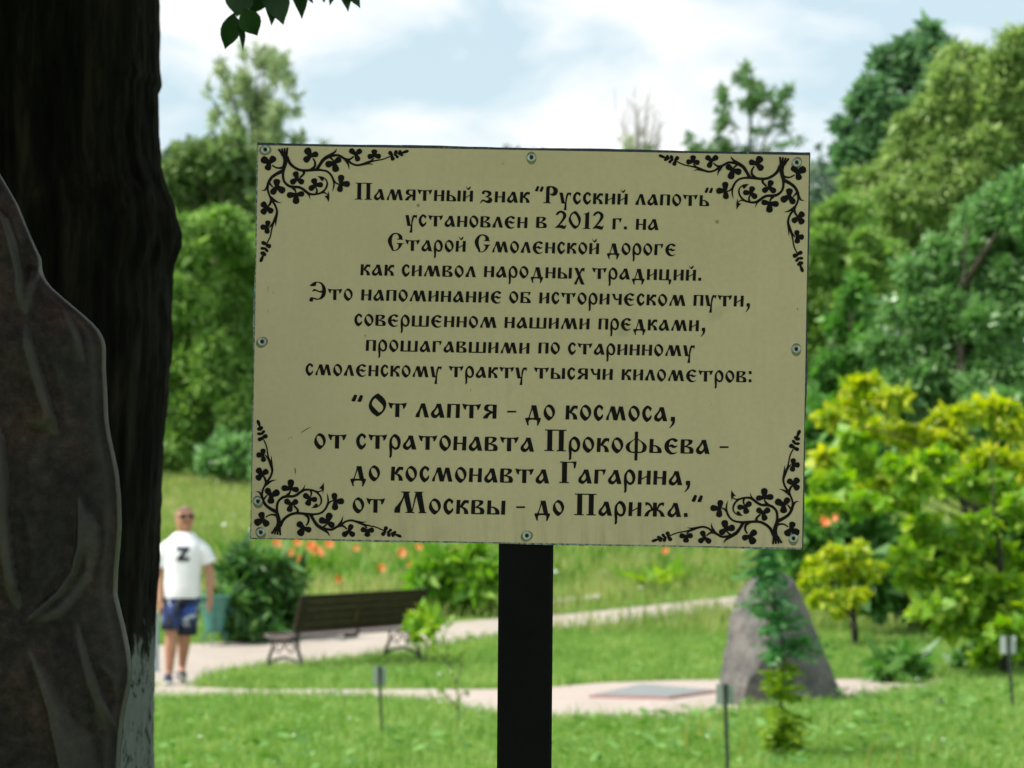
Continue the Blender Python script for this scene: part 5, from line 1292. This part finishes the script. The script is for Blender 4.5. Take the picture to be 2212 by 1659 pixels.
seat.build('seat', m_seat, bench)
back = MB()
for k in range(5):
    z0 = .50 + k * .079; lean = lambda z: .035 - (z - .45) * .30
    z1 = z0 + .0765
    plank(back, -0.02 , LB + .02, [(lean(z0) - .012, z0), (lean(z0) + .012, z0), (lean(z1) + .012, z1), (lean(z1) - .012, z1)])
back.build('backrest', m_slat, bench)
for a in (0.06, LB - .06):
    fm = MB()
    q = lambda f, z: bp3(a, f, z)
    fm.tube([q(-.08, -.02), q(-.02, .12), q(.035, .28), q(.05, .42), q(.03, .50), q(-.03, .70), q(-.10, .88), q(-.13, .90)], [.024, .022, .02, .024, .022, .02, .018, .012], 8)
    fm.tube([q(.58, -.02), q(.52, .12), q(.45, .28), q(.47, .40), q(.51, .43)], [.022, .02, .018, .022, .018], 8)
    fm.tube([q(.02, .415), q(.25, .40), q(.51, .42)], .018, 8)
    fm.tube([q(-.06, .0), q(.06, .12), q(.25, .17), q(.44, .12), q(.56, .0)], .016, 8)
    for cx, cz, s_, ph in ((.16, .28, 1, 0), (.34, .28, -1, math.pi)):
        fm.tube([q(cx + s_ * math.cos(th) * (.10 - th * .011), cz + math.sin(th) * (.10 - th * .011)) for th in np.linspace(0, 7.4, 28)], .009, 6)
    fm.build('end_frame', m_iron, bench)
md = MB(); md.tube([bp3(LB / 2, .25, .40), bp3(LB / 2, .05, .42), bp3(LB / 2, .0, .60), bp3(LB / 2, -.09, .88)], [.016, .018, .016, .012], 6); md.build('middle_bracket', m_iron, bench)
tg = MB(); 
for f, z in ((0, 0),):
    zc = .66; lf = .035 - (zc - .45) * .30 - .016
    V = [bp3(LB * .43, lf - .0, zc - .05), bp3(LB * .43 + .05, lf, zc - .05), bp3(LB * .43 + .05, lf - .028, zc + .05), bp3(LB * .43, lf - .028, zc + .05)]
    tg.add(V + [v_ + fr_ * .004 for v_ in V], [(0, 1, 2, 3), (7, 6, 5, 4), (0, 4, 5, 1), (1, 5, 6, 2), (2, 6, 7, 3), (3, 7, 4, 0)])
tg.build('maker_plate', simple('tarnished_brass', (0.11, 0.075, 0.03), rough=.5, metal=.4), bench)

# ------------------------------------------------------------------ flared iron litter bins either side of the bench
def bin_(u, vb, d, hpx, wpx, m, label):
    s = d / FPX; c = at(u, vb, d); base = np.array([c[0], d, hgt(d) + .006]); h = hpx * s; R_ = wpx * s / 2
    th_ = thing('litter_bin', tuple(base), label, 'litter bin', 'flared iron litter bins by the bench')
    seg = 28
    prof = [(.46, .26), (.50, .30), (.56, .5), (.66, .7), (.82, .9), (1.0, 1.0), (1.02, .985), (.95, .96), (.76, .88), (.60, .68), (.5, .5), (.42, .30)]
    rings = [[base + np.array([math.cos(2 * math.pi * k / seg) * R_ * a, math.sin(2 * math.pi * k / seg) * R_ * a, h * z]) for k in range(seg)] for a, z in prof]
    V, F = loft(rings); obj('bucket', V, F, m, th_, smooth=True)
    for q in range(3):
        a0 = 2.1 * q + .5; dr = np.array([math.cos(a0), math.sin(a0), 0]); fm = MB()
        fm.tube([base + dr * R_ * x + np.array([0, 0, h * z]) for x, z in ((.62, 0), (.8, .02), (.86, .08), (.7, .16), (.5, .22), (.52, .32), (.66, .46), (.74, .62), (.9, .74), (1.06, .74), (1.1, .66), (1.02, .62))], .009, 6)
        fm.tube([base + dr * R_ * (.72 + math.cos(k) * .17 * (1 - k / 9)) + np.array([0, 0, h * (.16 + math.sin(k) * .12 * (1 - k / 9))]) for k in np.linspace(0, 6.5, 20)], .007, 6)
        fm.build('scroll_leg', m, th_)
m_teal = simple('faded_teal_paint', (0.055, 0.20, 0.165), rough=.45, var=.25, scale=9)
m_teal2 = simple('dark_teal_paint', (0.012, 0.062, 0.062), rough=.4, var=.3, scale=9)
bin_(462, 1392, 38.2, 108, 76, m_teal, 'faded turquoise flared bin with scroll legs behind the walking man')
bin_(893, 1402, 38.0, 82, 44, m_teal2, 'dark teal flared bin with scroll legs at the far end of the bench')
pb = thing('bollard', tuple(gp(338, 1452)), 'thin blue-grey bollard between the tree trunk and the walking man', 'bollard')
g_ = gp(338, 1452); mb = MB(); mb.tube([g_ + np.array([0, 0, z]) for z in (-.03, .1, .55, .62, .66)], [.03, .026, .026, .034, .008], 12); mb.build('shaft', simple('blue_grey_paint', (.20, .27, .30), rough=.45), pb)

# ------------------------------------------------------------------ daylilies in the bed beyond the path
m_lily = leafmat('orange_petals', (0.92, 0.36, 0.10), (0.98, 0.44, 0.16), (1.0, 0.55, 0.26), trans=0.4)
m_strap = leafmat('daylily_straps', (0.07, 0.20, 0.02), (0.13, 0.29, 0.03), (0.2, 0.36, 0.05), trans=0.3)
r = np.random.default_rng(51)
LILY = [(598, 1174, 1), (643, 1172, 1), (672, 1180, 1.2), (684, 1190, 1.25), (712, 1176, 1.1), (628, 1196, 1), (650, 1209, 1), (733, 1252, 1.05), (823, 1229, 1.1), (868, 1195, 1.15), (889, 1226, 1.25), (964, 1196, 1.1), (985, 1188, .9), (940, 1182, .9), (1010, 1190, 1), (660, 1232, .7), (905, 1182, .8), (770, 1185, .7), (1437, 1190, .8), (612, 1182, .8), (694, 1196, .9), (1783, 1126, 1.15), (1800, 1118, 1.0)]
LAB = {}
for k, (u, v, sz) in enumerate(LILY):
    d = 46.5 + (1250 - v) * .05 + r.uniform(-.5, .5)
    if u > 1700: d = 43.0
    f_ = at(u, v, d); gz = hgt(d)
    where = 'below the sign, between the walking man and the bench' if u < 800 else ('below the sign, between the bench and the post' if u < 1100 else ('below the sign, right of the post' if u < 1500 else 'in shrubs beside the lower right sign corner'))
    lt = thing('daylily', (f_[0] + .05, d, gz), 'orange daylily ' + where, 'flower', 'orange daylilies ' + where)
    mb = MB(); b_ = np.array([f_[0] + .05, d, gz]); mb.tube([b_, (b_ + f_) / 2 + np.array([.02, 0, .03]), f_], [.008, .006, .005], 5); mb.build('stem', m_strap, lt)
    n = 12; a_ = np.arange(n) * (6.283 / 6) + r.uniform(0, 1) + (np.arange(n) >= 6) * .5
    D = np.stack([np.cos(a_), -0.55 + .7 * np.sin(a_) * .5, np.sin(a_)], 1); P = np.repeat(f_[None], n, 0)
    V, F = leafcards(P, D, np.tile([0.0, -1, .3], (n, 1)) + r.normal(0, .2, (n, 3)), .085 * sz, .075 * sz, .2); obj('blossom', V, F, m_lily, lt)
    n = 16; a_ = r.uniform(0, 6.283, n); P = b_[None] + np.stack([np.cos(a_) * .04, np.sin(a_) * .04, np.zeros(n)], 1)
    D = np.stack([np.cos(a_) * .5, np.sin(a_) * .5, np.full(n, 1.0)], 1); V, F = leafcards(P, D, np.stack([-np.cos(a_), -np.sin(a_), np.full(n, .6)], 1), r.uniform(.3, .6, n), .035); obj('strap_leaves', V, F, m_strap, lt)
# loose greenery of the flower bed
Xh, Yh = scatter(47.5, 58, 55, 1.0, seed=61)
kk = clumpy(Xh, Yh, 1.3, 0.0, 62) & (Xh < 3.5)
blades('flower_bed_greenery', Xh[kk], Yh[kk], 0.15, 0.4, 0.035, 0.8, m_strap)

# ------------------------------------------------------------------ the walking man
MDP = 32.0; ms = MDP / FPX
MB0 = np.array([(378 - 1106) * ms, MDP, 0.012])
man = thing('person', tuple(MB0), 'man in a white T-shirt with a dark letter, patterned blue shorts and sunglasses, walking', 'person')
m_skin, t, p, o = mat('tanned_skin')
tcn = nn(t, 'ShaderNodeTexCoord'); na = nn(t, 'ShaderNodeTexNoise', {'Scale': 9.0, 'Detail': 4.0}); t.links.new(tcn.outputs['Object'], na.inputs['Vector'])
ra = ramp(t, [(0.3, (0.42, 0.20, 0.125)), (0.7, (0.50, 0.26, 0.17))]); t.links.new(na.outputs['Fac'], ra.inputs['Fac']); t.links.new(ra.outputs['Color'], p.inputs['Base Color'])
p.inputs['Roughness'].default_value = .55; p.inputs['Subsurface Weight'].default_value = 0.0
def skin_mesh(nodes, edges, root, sub=2):
    me = bpy.data.meshes.new('tmp'); me.from_pydata([q[:3] for q in nodes], edges, []); me.update()
    o_ = bpy.data.objects.new('tmp', me); COL.objects.link(o_)
    mod = o_.modifiers.new('s', 'SKIN'); sv_ = me.skin_vertices[0].data if me.skin_vertices else None
    if sv_ is None:
        bm = bmesh.new(); bm.from_mesh(me); bm.verts.layers.skin.verify(); bm.to_mesh(me); bm.free(); sv_ = me.skin_vertices[0].data
    for i, q in enumerate(nodes):
        rr_ = q[3:] if len(q) == 5 else (q[3], q[3])
        sv_[i].radius = rr_; sv_[i].use_root = (i == root)
    mod.use_smooth_shade = True
    sb = o_.modifiers.new('b', 'SUBSURF'); sb.levels = sub; sb.render_levels = sub
    dg = bpy.context.evaluated_depsgraph_get(); ev_ = o_.evaluated_get(dg)
    m2 = bpy.data.meshes.new_from_object(ev_)
    V = np.array([v.co[:] for v in m2.vertices]); F = [tuple(p_.vertices) for p_ in m2.polygons]
    bpy.data.objects.remove(o_); bpy.data.meshes.remove(me); bpy.data.meshes.remove(m2)
    return V, F
# x to the right of the picture, y away from the viewer, z up
nodes = [(.066, 0, .93, .13, .105), (.075, 0, 1.05, .135, .10), (.083, 0, 1.20, .15, .11), (.087, 0, 1.36, .15, .10), (.088, 0, 1.44, .085, .075), (.090, -.005, 1.49, .062), (.094, -.015, 1.54, .074, .080), (.098, -.02, 1.59, .090, .100), (.100, -.015, 1.65, .096, .108), (.101, -.01, 1.71, .080, .092), (.101, -.005, 1.742, .042, .05)]
edges = [(i, i + 1) for i in range(len(nodes) - 1)]
def add(par, *ns):
    global nodes, edges
    for n_ in ns:
        nodes.append(n_); edges.append((par, len(nodes) - 1)); par = len(nodes) - 1
    return par
def hand(wr, dx, fwd):
    """palm and five fingers of unequal length, lightly curled"""
    x, y, z = nodes[wr][:3]
    pm = add(wr, (x + dx * .004, y - .008, z - .045, .030, .017))
    kn = add(pm, (x + dx * .006, y - .012, z - .085, .032, .015))
    for i, (off, ln) in enumerate(((-.030, .072), (-.010, .082), (.010, .076), (.029, .060))):
        a0 = add(kn, (x + dx * .006 + off * .25, y - .014 + off * -.9 * 0 , z - .098, .0095))
        add(a0, (x + dx * .002 + off * .35, y - .020 + off, z - .098 - ln * .45, .009), (x - dx * .010 + off * .3, y - .016 + off, z - .098 - ln * .9, .0075))
    t0_ = add(pm, (x - dx * .018, y - .034, z - .058, .011)); add(t0_, (x - dx * .026, y - .050, z - .088, .010), (x - dx * .024, y - .056, z - .112, .008))
# arm on the right of the picture
e = add(3, (.20, 0, 1.385, .070, .062), (.255, .0, 1.33, .060), (.312, .01, 1.20, .054), (.345, .012, 1.08, .048), (.352, -.005, .98, .047), (.345, -.03, .865, .033))
hand(e, 1, 0)
# arm on the left of the picture, a little forward
e = add(3, (-.03, 0, 1.385, .070, .062), (-.085, 0, 1.33, .060), (-.142, .01, 1.20, .054), (-.166, .0, 1.08, .048), (-.158, -.05, .96, .047), (-.135, -.10, .845, .033))
hand(e, -1, 0)
# legs
e = add(0, (-.005, -.01, .86, .095), (-.015, -.04, .70, .082), (-.028, -.06, .50, .066), (-.036, -.045, .38, .070), (-.048, -.03, .22, .052), (-.055, -.02, .10, .038), (-.058, -.09, .045, .036), (-.062, -.19, .03, .03))
e = add(0, (.135, .01, .86, .095), (.125, .02, .70, .082), (.095, .00, .51, .066), (.080, .10, .40, .070), (.058, .20, .26, .052), (.044, .27, .16, .038), (.042, .225, .08, .036), (.042, .15, .04, .03))
Vb_, Fb_ = skin_mesh(nodes, edges, 0)
mb = MB(); mb.add(Vb_, Fb_)
HC = Vector((.100, -.015, 1.64)); turn = Matrix.Rotation(math.radians(18), 3, 'Z')
def ell(mb, c, rx, ry, rz, seg=10):
    bm = bmesh.new(); bmesh.ops.create_uvsphere(bm, u_segments=seg, v_segments=seg // 2 + 2, radius=1)
    V = [HC + turn @ (Vector(c) + Vector((v.co.x * rx, v.co.y * ry, v.co.z * rz))) for v in bm.verts]; F = [[v.index for v in f.verts] for f in bm.faces]; bm.free(); mb.add(V, F)
ell(mb, (0, -.098, -.012), .013, .020, .022); ell(mb, (0, -.092, .018), .010, .014, .024)       # nose
ell(mb, (0, -.085, -.055), .026, .016, .006); ell(mb, (0, -.084, -.066), .022, .014, .006)      # lips
ell(mb, (0, -.075, -.092), .030, .024, .020); ell(mb, (0, -.082, .040), .058, .020, .012)       # chin, brow
for s in (-1, 1): ell(mb, (s * .092, .008, .0), .010, .022, .032); ell(mb, (s * .042, -.076, -.02), .022, .020, .020)
mb.V = [tuple(np.array(q) + MB0) for q in mb.V]
body = mb.build('body', m_skin, man, smooth=True)
def hp(c): return HC + turn @ Vector(c) + Vector(MB0)
# cropped hair: a thin cap following the skull
mb = MB(); V, F = [], []; seg = 24
for i in range(9):
    ph = i / 8 * 1.25
    for k in range(seg):
        th = 2 * math.pi * k / seg; fr = max(0, -math.sin(th)); lim = ph * (1 - .32 * fr)
        V.append(hp((math.sin(lim) * math.cos(th) * .097, .004 + math.sin(lim) * math.sin(th) * .110, .005 + math.cos(lim) * .106)))
for i in range(8):
    for k in range(seg): F.append((i * seg + k, (i + 1) * seg + k, (i + 1) * seg + (k + 1) % seg, i * seg + (k + 1) % seg))
mb.add(V, F); mb.build('hair', simple('cropped_grey_brown_hair', (0.20, 0.13, 0.09), rough=.85, var=.3, scale=60), man, smooth=True)
# sunglasses
sg = MB()
for s in (-1, 1):
    rings = []
    for dpt, k in ((-.104, .9), (-.101, 1.0), (-.092, 1.0)):
        rings.append([hp((s * .040 + math.cos(th) * .034 * k, dpt + .010 * abs(math.cos(th)) * (1 if s * math.cos(th) > 0 else .2), .012 + math.sin(th) * .021 * k)) for th in np.linspace(0, 2 * math.pi, 18, endpoint=False)])
    V, F = loft(rings); sg.add(V, F)
    sg.tube([hp((s * .074, -.088, .018)), hp((s * .094, -.03, .018)), hp((s * .097, .01, .010))], .0035, 6)
sg.tube([hp((-.008, -.104, .016)), hp((.008, -.104, .016))], .004, 6)
sg.build('sunglasses', simple('dark_lenses', (0.008, 0.007, 0.008), rough=.15), man, smooth=True)
# T-shirt
def ring(cx, cy, z, rx, ry, seg=36, pw=2.4, wob=0.0, ph=0):
    o_ = []
    for k in range(seg):
        th = 2 * math.pi * k / seg; c, s = math.cos(th), math.sin(th)
        x = math.copysign(abs(c) ** (2 / pw), c) * rx; y = math.copysign(abs(s) ** (2 / pw), s) * ry
        wv = 1 + wob * math.sin(th * 7 + ph) + wob * .6 * math.sin(th * 4 + ph * 2.3)
        o_.append(np.array([cx + x * wv, cy + y * wv, z]) + MB0)
    return o_
TS = [(.068, 0, .845, .180, .134, .02, 0), (.068, 0, .865, .183, .138, .02, .2), (.070, 0, .95, .180, .138, .018, .8), (.073, 0, 1.05, .178, .137, .014, 1.6), (.078, -.002, 1.15, .181, .135, .012, 2.4), (.083, -.004, 1.25, .190, .137, .010, 3), (.087, -.004, 1.32, .194, .132, .006, 3.5), (.088, -.002, 1.37, .190, .120, .004, 4), (.088, 0, 1.42, .160, .104, .002, 4), (.089, 0, 1.458, .122, .090, 0, 4), (.090, 0, 1.488, .094, .078, 0, 4), (.090, -.002, 1.493, .074, .066, 0, 4)]
rings = [ring(a, b, z, rx, ry, wob=w_ * 1.3, ph=p_) for a, b, z, rx, ry, w_, p_ in TS]
V, F = loft(rings); F = F[:-2]
shirt = MB(); shirt.add(V, F)
def sleeve(pts, rads):
    rg = []
    P = [Vector(q) for q in pts]
    for i, q in enumerate(P):
        t_ = (P[min(i + 1, len(P) - 1)] - P[max(i - 1, 0)]).normalized(); a = t_.cross(Vector((0, 1, 0))).normalized(); b = t_.cross(a)
        rg.append([np.array(q + (a * math.cos(th) + b * math.sin(th)) * rads[i] * (1 + .03 * math.sin(th * 5 + i))) + MB0 for th in np.linspace(0, 2 * math.pi, 24, endpoint=False)])
    V, F = loft(rg); shirt.add(V, F[:-2])
sleeve([(.15, 0, 1.36), (.225, 0, 1.338), (.272, .003, 1.30), (.305, .006, 1.245), (.330, .008, 1.185)], [.080, .086, .084, .080, .082])
sleeve([(.022, 0, 1.36), (-.053, 0, 1.338), (-.100, .003, 1.30), (-.135, .006, 1.235), (-.162, .004, 1.155)], [.080, .086, .084, .080, .082])
m_shirt = simple('white_cotton', (0.86, 0.85, 0.90), rough=.85, var=.04, scale=10, bump=.15, bscale=14)
sh_o = shirt.build('t_shirt', m_shirt, man, smooth=True)
# the letter on the chest, laid on the cloth
bvh = BVHTree.FromPolygons([tuple(v) for v in shirt.V], [tuple(f) for f in shirt.F])
cxz = ((398.5 - 378) * ms, (1480 - 1200) * ms); hw, hh, tk = 13.8 * ms, 15.3 * ms, 8.8 * ms
zs = [[(-hw, hh), (hw, hh), (hw, hh - tk * .95), (-hw, hh - tk * .95)], [(hw - tk * 1.3, hh - tk * .5), (hw, hh - tk * .5), (-hw + tk * 1.3, -hh + tk * .5), (-hw, -hh + tk * .5)], [(-hw, -hh + tk * .95), (hw, -hh + tk * .95), (hw, -hh), (-hw, -hh)]]
V, F = [], []
for qn, qd in enumerate(zs):
    n1_, n2_ = 10, 6; b = len(V)
    for i in range(n1_ + 1):
        for j in range(n2_ + 1):
            a_, c_ = i / n1_, j / n2_; q = (np.array(qd[0]) * (1 - a_) + np.array(qd[1]) * a_) * (1 - c_) + (np.array(qd[3]) * (1 - a_) + np.array(qd[2]) * a_) * c_
            h_ = bvh.ray_cast(Vector((MB0[0] + cxz[0] + q[0], MB0[1] - 1.0, MB0[2] + cxz[1] + q[1])), Vector((0, 1, 0)))
            V.append(tuple(np.array(h_[0]) + np.array([0, -.004 - qn * .0004, 0])) if h_[0] else (MB0[0] + cxz[0] + q[0], MB0[1] - .15, MB0[2] + cxz[1] + q[1]))
    for i in range(n1_):
        for j in range(n2_): F.append((b + i * (n2_ + 1) + j, b + i * (n2_ + 1) + j + 1, b + (i + 1) * (n2_ + 1) + j + 1, b + (i + 1) * (n2_ + 1) + j))
obj('letter_print', V, F, simple('dark_navy_print', (0.012, 0.016, 0.035), rough=.7), sh_o)
# shorts
m_short, t, p, o = mat('patterned_blue_shorts')
tcn = nn(t, 'ShaderNodeTexCoord'); na = nn(t, 'ShaderNodeTexNoise', {'Scale': 8.0, 'Detail': 2.0, 'Distortion': .6}); nb = nn(t, 'ShaderNodeTexNoise', {'Scale': 9.0, 'Detail': 2.0, 'Distortion': 1.2})
for n_ in (na, nb): t.links.new(tcn.outputs['Object'], n_.inputs['Vector'])
ra = ramp(t, [(0.42, (0.008, 0.012, 0.035)), (0.5, (0.018, 0.035, 0.13)), (0.6, (0.03, 0.09, 0.38)), (0.68, (0.012, 0.02, 0.06))], 'CONSTANT'); t.links.new(na.outputs['Fac'], ra.inputs['Fac'])
rb = ramp(t, [(0.60, 0.0), (0.63, 1.0)]); t.links.new(nb.outputs['Fac'], rb.inputs['Fac'])
mxs = nn(t, 'ShaderNodeMix', data_type='RGBA'); mxs.inputs[7].default_value = (0.42, 0.47, 0.55, 1); t.links.new(rb.outputs['Color'], mxs.inputs[0]); t.links.new(ra.outputs['Color'], mxs.inputs[6]); t.links.new(mxs.outputs[2], p.inputs['Base Color']); p.inputs['Roughness'].default_value = .8
sh = MB()
V, F = loft([ring(.066, 0, z, rx, ry, wob=.004) for z, rx, ry in ((.96, .168, .122), (.90, .178, .128), (.82, .184, .128), (.78, .182, .122))]); sh.add(V, F)
for pts in ([(-.012, -.02, .80, .098, .112), (-.020, -.035, .70, .100, .114), (-.028, -.05, .60, .100, .112), (-.032, -.058, .535, .102, .112)], [(.142, .015, .80, .098, .112), (.134, .02, .70, .100, .114), (.124, .024, .58, .100, .110), (.116, .03, .475, .100, .108)]):
    V, F = loft([ring(x, y, z, a, b, wob=.025, ph=z * 9) for x, y, z, a, b in pts]); sh.add(V, F)
sh.build('shorts', m_short, man, smooth=True)
# trainers: navy uppers on white soles
for (x, y, yaw, lift, pitch) in ((-.058, -.07, .10, 0, 0), (.042, .22, -.12, .02, -.22)):
    up_m = MB(); so = MB(); R2 = Matrix.Rotation(yaw, 3, 'Z') @ Matrix.Rotation(pitch, 3, 'X')
    def fr(prof_z, k=1.0, zf=0):
        rg = []
        for (t_, hw_, top, bot) in prof_z:
            rg.append([np.array(Vector((x, y, lift)) + R2 @ Vector((math.cos(a) * hw_ * k, -t_ , bot + (top - bot) * (.5 + .5 * math.sin(a))))) + MB0 for a in np.linspace(0, 2 * math.pi, 18, endpoint=False)])
        return loft(rg)
    V, F = fr([(-.10, .018, .085, .03), (-.085, .034, .105, .025), (-.04, .038, .115, .022), (.0, .040, .105, .022), (.05, .044, .078, .022), (.10, .047, .062, .022), (.15, .042, .05, .022), (.175, .024, .038, .024)]); up_m.add(V, F)
    V, F = fr([(-.108, .02, .028, .0), (-.09, .038, .03, -.002), (-.02, .040, .03, -.002), (.06, .048, .03, -.002), (.12, .050, .03, .0), (.165, .042, .032, .004), (.188, .02, .03, .012)]); so.add(V, F)
    u_ = up_m.build('shoe', simple('navy_mesh_upper', (0.012, 0.018, 0.05), rough=.7) if x < 0 else bpy.data.materials['navy_mesh_upper'], man, smooth=True)
    so.build('sole', m_wf, u_, smooth=True)
